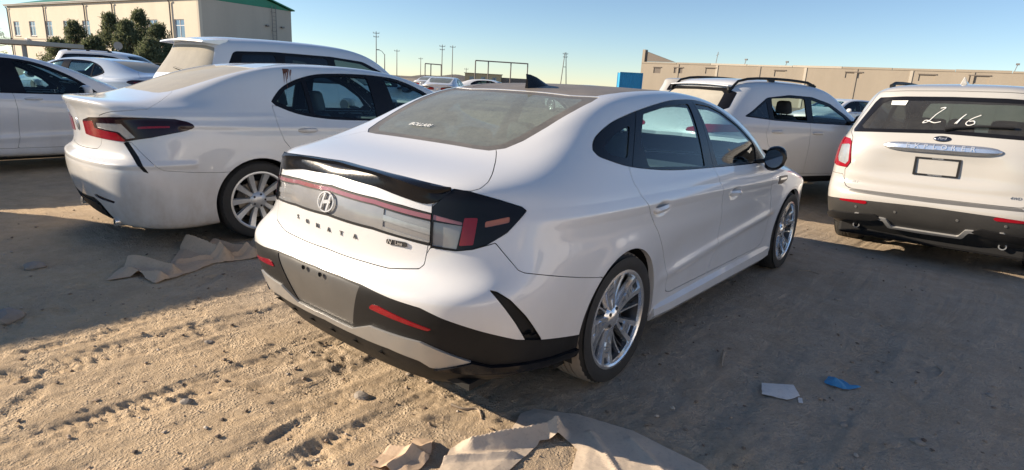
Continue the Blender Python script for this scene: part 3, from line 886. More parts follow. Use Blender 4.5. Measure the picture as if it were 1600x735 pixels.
#END_TABLE
def build_sonata():
    car = empty('saloon_car', (0, 0, 0))
    tag(car, 'white saloon with black spoiler and chrome wheels, parked nearest, seen from rear right', 'car', 'parked cars in the yard')
    R, rr, tw, wx, wb = .34, .2475, .235, .918, 2.84
    H = dense_half(SONATA, 12, 10, .9)
    H = flare(H, (0, wb), .375, R, .010, .05)
    # flank sculpture: a crease rising from the rear wheel to the front door, hollow beneath the handles
    x, y, z = H[:, :, 0], H[:, :, 1], H[:, :, 2]
    m = (x > .6) & (y > .35) & (y < 2.5)
    env = np.clip((y-.35)/.3, 0, 1)*np.clip((2.5-y)/.3, 0, 1)
    cz = .455+.06*(y-.5)
    H[:, :, 0] += m*env*(.016*np.exp(-((z-cz)/.03)**2)-.010*np.exp(-((z-cz-.12)/.09)**2))
    zc = .93-.030*(y+.7); e2 = np.clip((y+.75)/.4, 0, 1)*np.clip((2.75-y)/.5, 0, 1)
    H[:, :, 0] += (x > .6)*e2*(.013*np.clip(1-np.abs(z-zc)/.045, 0, 1)-.007*np.exp(-((z-zc+.10)/.05)**2))
    S = grid_surf(H)
    for hy, hz in ((.33, .868), (1.43, .828)): S = dimple(S, hy+.0, hz-.004, .105, .05, .022)
    full = S.copy()
    C = Carver(S, car)
    _, C.S = C.S.split(arches(C.S, (0, wb), .368, R))
    plan = lambda V: np.maximum(1.0-V[:, 2], 0)
    # rear screen, roof panel, windscreen
    bl = [(0, -.497), (.356, -.497), (.44, -.487), (.495, -.44), (.525, -.35), (.545, -.20), (.557, 0), (.553, .16), (.53, .265), (.36, .232), (0, .222)]
    bl = bl+[(-a, b) for a, b in reversed(bl[1:-1])]
    gate = lambda V: np.maximum(1.06-V[:, 2], V[:, 1]-.8)
    A = C.take(field(bl, (0, 1), gate), .0, 3)
    rim, inner = sub(A, field([(a*.90, -.40+(b+.40)*.86+.025) for a, b in bl], (0, 1), gate))
    scr, band = rim, inner
    g = put(scr.offset(-.003), 'rear_screen', 'glass_rear', car)
    put(band.offset(-.0028).shell(.012), 'screen_border', 'dusty_black', g)
    rp = [(0, .234), (.36, .244), (.505, .275), (.53, .42), (.545, .8), (.545, 1.2), (.525, 1.5), (.48, 1.74), (.25, 1.80), (0, 1.815)]
    rp = rp+[(-a, b) for a, b in reversed(rp[1:-1])]
    gate = lambda V: 1.25-V[:, 2]
    A = C.take(field(rp, (0, 1), gate), .0, 2)
    mid, side = sub(A, field([(a*.84, .60+(b-.60)*.90) for a, b in rp], (0, 1), gate), .002)
    r1 = put(side.offset(-.001).shell(.012), 'roof_panel', 'dusty_roof', car)
    put(mid.offset(-.002).shell(.012), 'sunroof_glass', 'dusty_roof', r1)
    ws = [(0, 1.825), (.25, 1.812), (.49, 1.76), (.565, 1.86), (.655, 2.08), (.70, 2.30), (.55, 2.46), (.25, 2.56), (0, 2.58)]
    ws = ws+[(-a, b) for a, b in reversed(ws[1:-1])]
    gate = lambda V: np.maximum(1.0-V[:, 2], 1.6-V[:, 1])
    A = C.take(field(ws, (0, 1), gate), .0, 2); put(A.offset(-.003), 'windscreen', 'glass', car)
    # side windows
    DLO = catmull([(-.136, 1.168), (-.10, 1.20), (-.024, 1.236), (.155, 1.292), (.445, 1.346), (.788, 1.390), (1.0, 1.402), (1.224, 1.402), (1.42, 1.384), (1.602, 1.345), (1.86, 1.238), (2.06, 1.125), (2.235, 1.0)], 4, False).tolist()+[(2.245, .975), (2.22, .968)]+catmull([(1.7, .985), (1.139, 1.007), (.56, 1.034), (.13, 1.081), (-.085, 1.131), (-.128, 1.150)], 4, False).tolist()
    QG = roundpoly([(-.05, 1.175), (.10, 1.232), (.275, 1.272), (.115, 1.118), (-.02, 1.146)], .03)
    RG = roundpoly([(.462, 1.328), (.75, 1.366), (1.085, 1.380), (1.02, 1.022), (.305, 1.068), (.32, 1.20)], .02)
    FG = roundpoly([(1.19, 1.382), (1.42, 1.366), (1.59, 1.328), (1.82, 1.236), (2.03, 1.12), (2.06, 1.08), (1.985, .992), (1.215, 1.018)], .018)
    D1 = [(.418, 1.36), (.12, 1.07)]; D2 = [(1.175, 1.42), (1.14, .99)]
    for side, gate in ((1, right), (-1, left)):
        A = C.take(field(DLO, (1, 2), gate), .0015, 2)
        panes = []
        for nm, P_ in (('quarter_window', QG), ('rear_door_window', RG), ('front_door_window', FG)):
            g_, A = sub(A, field(P_, (1, 2), gate), 0, 3)
            panes.append((nm, g_))
        q, r_ = sub(A, lambda V: curve_dist(V[:, 1:], [(.55, 1.475), D1[0], D1[1], (.0, .97)])[0], .002, 2)
        q2, r2 = sub(r_, lambda V: curve_dist(V[:, 1:], [(1.18, 1.5), D2[0], D2[1], (1.13, .9)])[0], .002, 2)
        fr = [put(k.shell(.02), 'window_frame', 'gloss_black', car) for k in (q, q2, r2) if k.F]
        for (nm, g_), f_ in zip(panes, fr): put(g_.offset(-.005), 'window_glass', 'glass', f_)
    # tail: chart of angle round the rear and height
    ch = rear_chart(-.2); gt = lambda V: V[:, 1]+.22
    gtop = lambda V: np.maximum(V[:, 1]+.22, .5-V[:, 2])
    fr_ = lambda V: np.maximum(gtop(V), .02-V[:, 0]); fl_ = lambda V: np.maximum(gtop(V), .02+V[:, 0])
    mw = lambda P_: [(-a, b) for a, b in P_]
    lampP = [(.646, .527), (.753, .517), (.82, .525), (.878, .546), (.955, .592), (1.031, .667), (1.043, .681), (1.024, .697), (.928, .726), (.806, .758), (.735, .769), (.646, .692)]
    topP = [(.30, .836), (.486, .8135), (.73, .7695), (.646, .700), (.646, .724), (.50, .757), (.353, .790)]
    for sgn, g_ in ((1, fr_), (-1, fl_)):
        T = (lambda P_: P_) if sgn > 0 else mw
        A = C.take(cfield(T(lampP), ch, g_), .0015, 3)
        cl, A = sub(A, cfield(T([(.652, .632), (.776, .618), (.756, .524), (.652, .535)]), ch, g_), 0, 3)
        pk, A = sub(A, cfield(T([(.652, .662), (.776, .633), (.776, .621), (.652, .640)]), ch, g_), 0, 3)
        rd, A = sub(A, cfield(T([(.784, .651), (.838, .652), (.822, .543), (.766, .538)]), ch, g_), 0, 3)
        am, A = sub(A, cfield(T(roundpoly([(.868, .637), (.968, .657), (.966, .633), (.866, .613)], .006)), ch, g_), 0, 4)
        lamp = put(A.offset(.004).shell(.03), 'tail_light', 'gloss_black', car)
        put(cl.offset(-.004).shell(.01), 'clear_lens', 'lamp_clear', lamp)
        put(pk.offset(.001).shell(.01), 'light_strip', 'lamp_pink', lamp)
        put(rd.offset(.006).shell(.012), 'red_lens', 'lamp_red', lamp)
        put(am.offset(.002).shell(.006), 'side_reflector', 'lamp_amber', lamp)
    # light bar across the boot lid
    barT = [(0, .733), (.34, .712), (.50, .692), (.643, .666)]; barB = [(.643, .533), (.50, .556), (.34, .577), (0, .594)]
    A = C.take(cfield(mirror_w(barT+barB), ch, gtop), .0015, 3)
    pkT = [(0, .724), (.34, .704), (.643, .659)]; pkB = [(.643, .640), (.34, .686), (0, .707)]
    pk, A = sub(A, cfield(mirror_w(pkT+pkB), ch, gtop), 0, 3)
    leT = [(0, .700), (.34, .679), (.641, .632)]; leB = [(.641, .545), (.34, .588), (0, .606)]
    le, A = sub(A, cfield(mirror_w(leT+leB), ch, gtop), 0, 3)
    bar = put(A.shell(.02), 'light_bar', 'black', car)
    put(pk.offset(.002).shell(.01), 'light_strip', 'lamp_pink', bar)
    for a0, b0 in ((-.645, -.40), (.40, .645)):
        seg, le = sub(le, cfield([(a0, .40), (b0, .40), (b0, .80), (a0, .80)], ch, gtop), 0, 2)
        for i in range(5):                                   # stacked reflector bars seen through the lens
            lo_ = lambda w_: .606-.085*(abs(w_)/.641)**1.6; f0, f1 = i/5, (i+1)/5
            wv = np.linspace(a0, b0, 5); sp_ = lambda w_, f: lo_(w_)-.02+f*.125
            st, seg = sub(seg, cfield([(w_, sp_(w_, f0)) for w_ in wv]+[(w_, sp_(w_, f1)) for w_ in wv[::-1]], ch, gtop), 0, 3)
            if st.F: put(st.offset(-.001 if i % 2 else -.005).shell(.01), 'reflector_bar', 'lamp_bright' if i % 2 else 'lamp_clear', bar)
        if seg.F: put(seg.offset(-.002).shell(.01), 'lens_segment', 'lamp_clear', bar)
    put(le.offset(-.001).shell(.01), 'lens_segment', 'lamp_clear', bar)
    # spoiler on the lid edge: a clean wedge lofted along the lip
    ws_ = np.linspace(-.725, .725, 73); aw = np.abs(ws_)
    qt = np.interp(aw, [0, .27, .486, .735], [.853, .8385, .8135, .769]); qb = np.interp(aw, [0, .33, .5, .646, .735], [.784, .762, .726, .692, .76])
    Tp = [chart_point(full, ch, w_, q_, gtop) for w_, q_ in zip(ws_, qt)]; Bp = [chart_point(full, ch, w_, q_, gtop) for w_, q_ in zip(ws_, qb)]
    def smooth(L):
        A_ = np.array(L)
        for _ in range(6):
            A_[1:-1] = A_[1:-1]*.5+(A_[:-2]+A_[2:])*.25
        return A_
    Mp = [chart_point(full, ch, w_, .6*q_+.4*r_, gtop) for w_, q_, r_ in zip(ws_, qt, qb)]; M0 = smooth([t[0] for t in Mp]); nM = smooth([t[1] for t in Mp])
    T0 = smooth([t[0] for t in Tp]); B0 = smooth([t[0] for t in Bp]); nT = smooth([t[1] for t in Tp]); nB = smooth([t[1] for t in Bp])
    rows = []
    for i in range(len(ws_)):
        k_ = np.clip((.73-aw[i])/.22, 0, 1)
        outd = nB[i]*np.array((1, 1, 0)); outd /= np.linalg.norm(outd)
        t_, b_ = T0[i], B0[i]
        lip = M0[i]+nM[i]*(.006+.012*k_)+outd*.018*k_+np.array((0, 0, .008))*k_; tm = (T0[i]+lip)/2+nT[i]*.010
        bm_ = (b_+lip)/2+nB[i]*.004
        rows.append([t_-nT[i]*.006, t_+nT[i]*.005, tm, lip+np.array((0, 0, .004)), lip-np.array((0, 0, .012))-outd*.003, bm_, b_+nB[i]*.007, b_-nB[i]*.006])
    n_ = 8; vs = [q for r in rows for q in r]; mb = MB()
    mb.add(vs, [(i*n_+j, i*n_+(j+1) % n_, (i+1)*n_+(j+1) % n_, (i+1)*n_+j) for i in range(len(ws_)-1) for j in range(n_)]+[tuple(range(n_)), tuple((len(ws_)-1)*n_+j for j in range(n_))[::-1]])
    sp = mb.build('boot_spoiler', 'gloss_black', car, 28)
    # boot lid, bumper
    lidP = [(0, .443), (.30, .432), (.45, .423), (.60, .436), (.622, .455), (.628, .491), (.645, .60), (.645, .70), (.737, .764), (.806, .7605), (.847, .7725), (.886, .803), (.955, .892), (1.047, .991), (1.047, 1.15)]
    C.panel(cfield(mirror_w(lidP), ch, lambda V: np.maximum(V[:, 1]+.25, .5-V[:, 2])), 'boot_lid', 'pearl', .0022, 0, .025, 2)
    # dark lower bumper with plate recess, bright strip, diffuser
    gtl = lambda V: np.maximum(V[:, 1]+.22, V[:, 2]-.75)
    sbB = [(0, .108), (.26, .096), (.468, .080), (.62, .052), (.668, .026), (.70, .022), (.90, .012), (1.20, .0), (1.5, -.01)]
    A = C.take(cfield(mirror_w(sbB+[(1.5, -.3), (0, -.3)]), ch, gtl), 0, 2)
    dif = put(A.offset(-.006), 'diffuser', 'black', car)
    strip = [(0, .136), (.24, .126), (.375, .166), (.63, .140), (.80, .076), (.83, .066)]
    A = C.take(cfield(mirror_w(strip+[(.70, .026), (.668, .026), (.62, .052), (.468, .080), (.26, .096), (0, .108)]), ch, gtl), .001, 3)
    put(A.offset(.008).shell(.02), 'bumper_trim', 'silver_trim', car)
    gT = [(0, .358), (.20, .352), (.34, .339), (.50, .305), (.63, .282), (.715, .245), (.85, .197), (.995, .149), (1.127, .126), (1.311, .102), (1.46, .085)]
    gB = [(1.46, .030), (1.20, .030), (.90, .045), (.83, .066), (.80, .076), (.63, .140), (.375, .166), (.24, .126), (0, .136)]
    A = C.take(cfield(mirror_w(gT+gB), ch, gtl), .001, 3)
    pl, A = sub(A, cfield(mirror_w([(0, .350), (.20, .344), (.335, .331), (.245, .136), (0, .142)]), ch, gtl), 0, 3)
    low = put(A.shell(.02), 'lower_bumper', 'black', car)
    put(pl.offset(-.004), 'plate_recess', 'satin_grey', low)
    for w_, q_ in ((-.065, .335), (.07, .333)):
        p, n = chart_point(full, ch, w_, q_, gtl)
        MB().lathe([(0, -.004), (.009, -.004), (.011, -.010)], 10, 'y', tuple(p)).build('plate_screw', 'dark', low, 40)
    for sgn in (1, -1):
        T = (lambda P_: P_) if sgn > 0 else mw
        A = C.take(cfield(T([(.668, .026), (.83, .070), (1.15, .052), (1.46, .040), (1.46, .0), (1.2, .0), (.9, .012)]), ch, gtl), 0, 2)
        put(A.offset(.016).shell(.03), 'bumper_blade', 'gloss_black', car)
    for sgn in (1, -1):
        T = (lambda P_: P_) if sgn > 0 else mw
        pr = cfield(T([(.392, .252), (.405, .264), (.44, .264), (.676, .197), (.66, .190), (.392, .245)]), ch, gtl)
        rf, _ = sub(full.split(np.where(sgn*full.V[:, 0] > 0, pr(full.V)-.2, 1))[0], pr, 0, 4)
        if rf.F: put(rf.offset(.004).shell(.01), 'bumper_reflector', 'lamp_red', low)
        slP = T([(.88, .364), (.908, .356), (.957, .321), (1.03, .245), (1.128, .127), (1.037, .142), (.985, .22), (.937, .287)])
        A = C.take(cfield(slP, ch, gtl), .001, 3)
        put(A.offset(-.012).shell(-.012), 'bumper_vent', 'black', car)
    bmP = [(0, .443), (.30, .432), (.45, .423), (.60, .436), (.622, .455), (.630, .50), (.646, .527), (.753, .517), (.82, .525), (.909, .551), (.997, .438), (1.023, .426), (1.483, .347), (1.60, .33), (1.6, -.3)]
    C.panel(cfield(mirror_w(bmP), ch, lambda V: V[:, 1]+.24), 'rear_bumper', 'pearl', .0018, 0, .022, 2)
    # doors
    RD = [(.10, 1.10), (.083, 1.016), (.11, .955), (.147, .906), (.302, .753), (.413, .627), (.50, .515), (.545, .42), (.55, .352), (.60, .335), (1.166, .325), (1.252, .444), (1.288, .56), (1.288, .635), (1.219, .813), (1.16, .919), (1.139, 1.03)]
    FD = [(1.139, 1.03), (1.16, .919), (1.219, .813), (1.288, .635), (1.288, .56), (1.252, .444), (1.166, .325), (2.15, .315), (2.25, .33), (2.31, .40), (2.33, .50), (2.30, .70), (2.24, .79), (2.20, .88), (2.16, 1.0)]
    cup = []
    for side, gate in ((1, right), (-1, left)):
        for nm, P_, hy, hz in (('rear_door', RD, .33, .868), ('front_door', FD, 1.43, .828)):
            d = C.panel(field(P_, (1, 2), gate), nm, 'pearl', .0022, 0, .03, 2)
            door_handle(d, full, hy, hz, side, 'pearl', .215, .040)
    hood = [(0, 2.60), (.30, 2.58), (.62, 2.50), (.76, 2.75), (.78, 3.0), (.66, 3.26), (.35, 3.42), (0, 3.46)]
    C.panel(field(hood+[(-a, b) for a, b in reversed(hood[1:-1])], (0, 1), lambda V: .75-V[:, 2]), 'bonnet', 'pearl', .0025, 0, .02, 2)
    put(C.S.shell(.03), 'body_shell', 'pearl', car)
    # badge on the wing
    A, _ = sub(full, field(roundpoly([(2.40, .850), (2.66, .838), (2.64, .805), (2.50, .782), (2.40, .788)], .015), (1, 2), right), 0, 3)
    b = put(A.offset(.003).shell(.004), 'wing_vent', 'alloy_dark', car)
    A, _ = sub(full, field([(2.42, .834), (2.62, .826), (2.61, .812), (2.42, .818)], (1, 2), right), 0, 3); put(A.offset(.006).shell(.004), 'wing_badge', 'chrome', b)
    # side skirt
    for side in (1, -1):
        mb = MB(); rows = []
        for yy in np.linspace(.40, 2.42, 12):
            zt = .315-.02*(yy-.4)*.3; zb = .225-.035*(yy-.4)/2
            o = .0 if .5 < yy < 2.3 else -.01
            rows.append([(side*(.885+o), yy, zt), (side*(.925+o), yy, zt-.03), (side*(.928+o), yy, zb+.02), (side*(.90+o), yy, zb-.015), (side*.80, yy, zb-.01)])
        vs = [p for r in rows for p in r]
        fs = [(i*5+j, i*5+j+1, (i+1)*5+j+1, (i+1)*5+j) for i in range(11) for j in range(4)]
        mb.add(vs, fs+[(0, 1, 2, 3, 4), tuple(55+j for j in (4, 3, 2, 1, 0))]); mb.build('side_skirt', 'pearl', car, 40)
    # diffuser fins
    for i, xx in enumerate((-.52, -.34, -.17, 0, .17, .34)):
        yb = -1.0-.04*(1-(xx/.6)**2)
        mb = MB(); mb.prism([(yb+.0, .31), (yb+.20, .30), (yb+.20, .235), (yb+.06, .262)], xx-.006, xx+.006, 'yz'); mb.build('diffuser_fin', 'black', dif)
    # shark fin, emblem, letters
    mb = MB(); rows = []
    for s, h_, w_ in ((0, .074, .006), (.03, .070, .014), (.09, .055, .020), (.15, .034, .022), (.21, .012, .020), (.27, .002, .010)):
        yy = .315+s; zz = 1.428+.10*s*.75-.02*(s/.27)**2+.0
        rows.append([(-w_*2.0, yy, zz-.006), (-w_*.8, yy-.0, zz+h_*.6), (0, yy-.012*(s == 0), zz+h_), (w_*.8, yy, zz+h_*.6), (w_*2.0, yy, zz-.006)])
    vs = [p for r in rows for p in r]
    mb.add(vs, [(i*5+j, i*5+j+1, (i+1)*5+j+1, (i+1)*5+j) for i in range(5) for j in range(4)]+[(0, 1, 2, 3, 4)])
    mb.build('roof_antenna', 'gloss_black', car, 60)
    p, n = chart_point(full, ch, -.012, .655, gtop)
    mb = MB()
    for a0 in np.linspace(0, 2*math.pi, 40, endpoint=False):
        a1 = a0+2*math.pi/40
        e = lambda t, k: (.060*k*math.cos(t), .046*k*math.sin(t))
        q = [e(a0, 1), e(a1, 1), e(a1, .88), e(a0, .88)]
        mb.hexa([(x_, y_, 0) for x_, y_ in q]+[(x_, y_, .005) for x_, y_ in q])
    for poly in ([(-.036, -.036), (-.025, -.040), (-.008, .037), (-.019, .040)], [(.019, -.040), (.008, -.037), (.025, .040), (.036, .036)], [(-.022, -.012), (.018, -.004), (.022, .012), (-.018, .004)]):
        mb.prism(poly, 0, .005)
    stick_on(mb.build('emblem', 'badge', car), p, n, lift=.004)
    for c, w_ in zip('SONATA', (-.30, -.195, -.09, .015, .12, .225)):
        p, n = chart_point(full, ch, w_, .533, gtop)
        stick_on(link('badge_letter', text_mesh(c, .030, .002), 'badge_dark', car), p, n, lift=.003)
    p, n = chart_point(full, ch, .485, .534, gtop)
    mb = MB().prism(roundpoly([(-.050, -.010), (.050, -.010), (.050, .010), (-.050, .010)], .008), 0, .004)
    b = stick_on(mb.build('line_badge', 'alloy_dark', car), p, n, lift=.002)
    t = link('badge_letter', text_mesh('N', .028, .001, .3), 'badge', b, (-.036, 0, .005)); t = link('badge_letter', text_mesh('Line', .022, .001), 'badge', b, (.012, 0, .005))
    p, n = surf_at(full, x=-.16, y=-.36, gate=lambda V: 1.05-V[:, 2])
    stick_on(link('screen_sticker', text_mesh('BOLLARI', .042, .0005, .2), 'white_mark', car), p, n, (0, .6, .5), .004)
    for sd in (1, -1): mirror_part(car, full, 2.03, .965, sd, 'gloss_black', 1.0, W=.155, Hh=.18, cx=.10)
    for y in (0, wb):
        for side in (1, -1):
            add_wheel(car, 'blade', y, side, wx, R, rr, tw, ['chrome', 'alloy_dark'], spin=.35 if y == 0 else .1, tread='rubber_dusty' if y == 0 else 'rubber')
            arch_liner(car, y, side, .895, .385, R)
    interior(car, 1.02, .13, .27, .80, 'seat', 1.95)
    mb = MB().box((0, -.30, 1.02), (1.15, .5, .04)); mb.build('parcel_shelf', 'seat', car)
    MB().box((0, .85, .165), (1.5, 2.0, .03)).build('underbody', 'dark', car)
    MB().box((0, -.62, .25), (1.5, .55, .03)).build('boot_floor', 'dark', car)
    return car
def reshade(S):
    """vertex normals from the faces of a deformed patch"""
    N = np.zeros_like(S.V); o = S.O[:-1]
    n = np.cross(S.V[S.I[o+1]]-S.V[S.I[o]], S.V[S.I[o+2]]-S.V[S.I[o]])
    np.add.at(N, S.I, np.repeat(n, np.diff(S.O), 0))
    l = np.linalg.norm(N, axis=1, keepdims=True)
    return Surf(S.V, np.where(l > 1e-12, N/np.maximum(l, 1e-12), S.N), None, S.I, S.O)
def chart_point(S, ch, w, q, gate):
    c = ch(S.V); d = (c[:, 0]-w)**2+(c[:, 1]-q)**2+(gate(S.V) > 0)*100
    idx = np.argpartition(d, 40)[:40]; wt = np.exp(-d[idx]/(2*.018**2))+1e-4
    e = c[idx]-np.array((w, q)); A = np.c_[e, e[:, :1]*e[:, 1:], e**2, np.ones(40)]
    sol = np.linalg.lstsq(A*wt[:, None], np.c_[S.V[idx], S.N[idx]]*wt[:, None], rcond=1e-6)[0][-1]
    X, n = sol[:3], sol[3:]
    return X, n/np.linalg.norm(n)
# ------------------------------------------------------------------ the dusty saloon beside it
_C = [
 [(0,-.93,.17),(.33,-.92,.17),(.55,-.87,.165),(.66,-.78,.16),(.72,-.66,.15),(.76,-.38,.15)],
 [(0,-1.0,.20),(.35,-.98,.20),(.62,-.92,.19),(.77,-.81,.185),(.85,-.66,.18),(.88,-.38,.18)],
 [(0,-1.06,.34),(.36,-1.035,.34),(.64,-.97,.34),(.80,-.85,.34),(.875,-.68,.34),(.90,-.38,.33)],
 [(0,-1.10,.48),(.37,-1.07,.48),(.66,-1.0,.48),(.825,-.87,.48),(.895,-.69,.48),(.915,-.38,.48)],
 [(0,-1.115,.60),(.37,-1.08,.60),(.665,-1.01,.60),(.835,-.88,.60),(.90,-.69,.60),(.92,-.38,.61)],
 [(0,-1.10,.675),(.37,-1.065,.675),(.655,-.995,.685),(.82,-.865,.70),(.895,-.69,.71),(.922,-.38,.72)],
 [(0,-1.03,.74),(.37,-1.0,.74),(.63,-.94,.75),(.795,-.835,.77),(.885,-.68,.80),(.92,-.38,.82)],
 [(0,-1.04,.92),(.37,-1.005,.92),(.62,-.945,.925),(.775,-.835,.94),(.87,-.67,.95),(.91,-.38,.95)],
 [(0,-1.065,1.06),(.37,-1.025,1.06),(.60,-.965,1.05),(.735,-.845,1.045),(.835,-.66,1.045),(.885,-.36,1.035)],
 [(0,-1.10,1.135),(.36,-1.05,1.13),(.57,-.975,1.12),(.69,-.835,1.105),(.79,-.64,1.095),(.85,-.34,1.09)],
 [(0,-.85,1.135),(.36,-.83,1.132),(.56,-.78,1.13),(.67,-.66,1.132),(.745,-.42,1.145),(.79,-.12,1.155)],
 [(0,-.60,1.16),(.34,-.59,1.16),(.53,-.54,1.165),(.615,-.42,1.195),(.68,-.16,1.265),(.712,.14,1.285)],
 [(0,-.20,1.315),(.33,-.19,1.31),(.50,-.15,1.31),(.575,-.05,1.345),(.607,.17,1.395),(.622,.42,1.418)],
 [], []]
CAMRY = [[(x, y, z+(.022 if i > 10 else 0)) for x, y, z in a+b[len(a):]] for i, (a, b) in enumerate(zip(_C, SONATA))]
#END_TABLE
def sedan(name, pose, label, group, pt='white_dusty', rear='glass_dusty', res=(6, 8), wheel='multi', rims=('alloy', 'alloy_dark'), detail=2, seatm='seat_grey', tread='rubber', cage=None, side='glass'):
    x0, y0, yaw, z0 = pose
    car = empty(name, (x0, y0, z0), yaw)
    tag(car, label, 'car', group)
    R, rr, tw, wx, wb = .335, .240, .225, .905, 2.83
    H = dense_half(cage or CAMRY, res[0], res[1], .9)
    H = flare(H, (0, wb), .37, R, .010, .05)
    x, y, z = H[:, :, 0], H[:, :, 1], H[:, :, 2]
    m = (x > .6) & (y > .3) & (y < 2.5); env = np.clip((y-.3)/.3, 0, 1)*np.clip((2.5-y)/.3, 0, 1)
    H[:, :, 0] += m*env*(.012*np.exp(-((z-.40-.03*y)/.03)**2)-.008*np.exp(-((z-.55)/.1)**2))
    H[:, :, 0] += ((x > .6) & (y > -.6))*.010*np.exp(-((z-.955+.03*y)/.022)**2)     # shoulder crease
    tent = np.clip(1-np.abs(z-.675)/.035, 0, 1)*(y < -.5)                      # pressed ledge round the rear bumper
    rr_ = np.hypot(x, y+.2); H[:, :, 0] += .016*tent*x/np.maximum(rr_, .1); H[:, :, 1] += .016*tent*(y+.2)/np.maximum(rr_, .1)
    tent = np.clip(1-np.abs(z-1.035)/.03, 0, 1)*(y < .2)*(x > .3); H[:, :, 0] += .010*tent
    S = grid_surf(H)
    for hy in (.44, 1.50): S = dimple(S, hy, .915, .10, .045, .018)
    full = S.copy(); C = Carver(S, car)
    _, C.S = C.S.split(arches(C.S, (0, wb), .365, R))
    k = detail
    bl = [(0, -.59), (.356, -.582), (.44, -.565), (.50, -.51), (.53, -.42), (.55, -.25), (.565, -.03), (.56, .14), (.53, .25), (.36, .205), (0, .195)]
    bl = bl+[(-a, b) for a, b in reversed(bl[1:-1])]
    A = C.take(field(bl, (0, 1), lambda V: np.maximum(1.06-V[:, 2], V[:, 1]-.8)), 0, k)
    put(A.offset(-.003), 'rear_screen', rear, car)
    ws = [(0, 1.825), (.25, 1.812), (.49, 1.76), (.565, 1.86), (.655, 2.08), (.70, 2.30), (.55, 2.46), (.25, 2.56), (0, 2.58)]
    A = C.take(field(ws+[(-a, b) for a, b in reversed(ws[1:-1])], (0, 1), lambda V: np.maximum(1.0-V[:, 2], 1.6-V[:, 1])), 0, k); put(A.offset(-.003), 'windscreen', 'glass', car)
    DLO = catmull([(.182, 1.150), (.215, 1.19), (.304, 1.268), (.42, 1.326), (.547, 1.366), (.683, 1.394), (.85, 1.406), (1.0, 1.411), (1.29, 1.409), (1.584, 1.378), (1.84, 1.285), (2.06, 1.16), (2.25, 1.01)], 3, False).tolist()+[(2.25, .975)]+catmull([(1.7, .978), (.993, .992), (.651, 1.010), (.391, 1.052), (.212, 1.120)], 3, False).tolist()
    QG = roundpoly([(.228, 1.152), (.335, 1.254), (.505, 1.328), (.515, 1.050), (.40, 1.078)], .012)
    RG = roundpoly([(.545, 1.342), (.70, 1.374), (.90, 1.388), (1.20, 1.386), (1.21, 1.006), (.993, 1.012), (.651, 1.032), (.553, 1.046)], .015)
    FG = roundpoly([(1.40, 1.380), (1.57, 1.352), (1.82, 1.262), (2.04, 1.14), (2.15, 1.03), (2.10, .995), (1.45, 1.0)], .015)
    for sd, gate in ((1, right), (-1, left)):
        A = C.take(field(DLO, (1, 2), gate), .001, k)
        panes = []
        for P_ in (QG, RG, FG):
            g_, A = sub(A, field(P_, (1, 2), gate), 0, k+1); panes.append(g_)
        f = put(A.shell(.02), 'window_frame', 'gloss_black', car)
        for g_ in panes: put(g_.offset(-.005), 'window_glass', side, f)
    ch = rear_chart(-.2); gtop = lambda V: np.maximum(V[:, 1]+.22, .5-V[:, 2]); gall = lambda V: V[:, 1]+.22
    fr_ = lambda V: np.maximum(gtop(V), .02-V[:, 0]); fl_ = lambda V: np.maximum(gtop(V), .02+V[:, 0])
    lampP = [(.20, .600), (.20, .706), (.352, .726), (.739, .721), (1.139, .730), (1.22, .715), (1.26, .695), (1.270, .675), (1.25, .660), (1.207, .643), (.976, .576), (.783, .543), (.494, .575)]
    for sgn, g_ in ((1, fr_), (-1, fl_)):
        Tm = (lambda P_: P_) if sgn > 0 else (lambda P_: [(-a, b) for a, b in P_])
        A = C.take(cfield(Tm(lampP), ch, g_), .001, k+1)
        cl, A = sub(A, cfield(Tm([(.46, .688), (.77, .674), (.872, .574), (.80, .563), (.735, .615), (.47, .657)]), ch, g_), 0, k+1)
        rd, A = sub(A, cfield(Tm([(.195, .697), (.42, .702), (.43, .650), (.72, .608), (.79, .555), (.783, .543), (.494, .575), (.195, .600)]), ch, g_), 0, k+1)
        ln, A = sub(A, cfield(Tm([(.89, .655), (1.10, .673), (1.10, .659), (.89, .638)]), ch, g_), 0, k+1)
        lamp = put(A.offset(.004).shell(.02), 'tail_light', 'lamp_smoke', car)
        put(cl.offset(.001).shell(.01), 'clear_lens', 'lamp_bright', lamp); put(rd.offset(.005).shell(.01), 'red_lens', 'lamp_red', lamp); put(ln.offset(.004).shell(.005), 'light_strip', 'lamp_red', lamp)
        A = C.take(cfield(Tm([(.768, .538), (.813, .543), (.89, .43), (.958, .300), (.925, .313)]), ch, lambda V: np.maximum(gall(V), .02-sgn*V[:, 0])), .0, k+1)
        put(A.offset(-.008).shell(-.008), 'bumper_vent', 'black', car)
        A = C.take(cfield(Tm(roundpoly([(.37, .128), (.44, .128), (.665, .085), (.65, .068), (.40, .105)], .008)), ch, lambda V: np.maximum(gall(V), .02-sgn*V[:, 0])), 0, k+1)
        put(A.offset(-.008).shell(-.008), 'bumper_slot', 'lamp_smoke', car)
        MB().lathe([(.022, -.05), (.034, -.05), (.036, 0.0), (.036, .10), (.030, .12), (.026, -.04)], 20, 'y', (sgn*.50, -.93, .20)).build('exhaust_tip', 'chrome', car, 40)
    A = C.take(cfield(mirror_w([(0, .10), (.34, .10), (.44, .06), (.50, .0), (.54, -.04), (.60, -.13), (0, -.13)]), ch, lambda V: np.maximum(gall(V), V[:, 2]-.6)), .001, k)
    put(A.offset(-.008).shell(-.008), 'diffuser', 'black', car)
    lidP = [(0, .49), (.42, .49), (.49, .52), (.515, .60), (.55, .735), (.70, .76), (.789, .771), (.949, .799), (.998, .882), (1.06, 1.0), (1.06, 1.2)]
    C.panel(cfield(mirror_w(lidP), ch, lambda V: np.maximum(V[:, 1]+.28, .5-V[:, 2])), 'boot_lid', pt, .002, 0, .02, k)
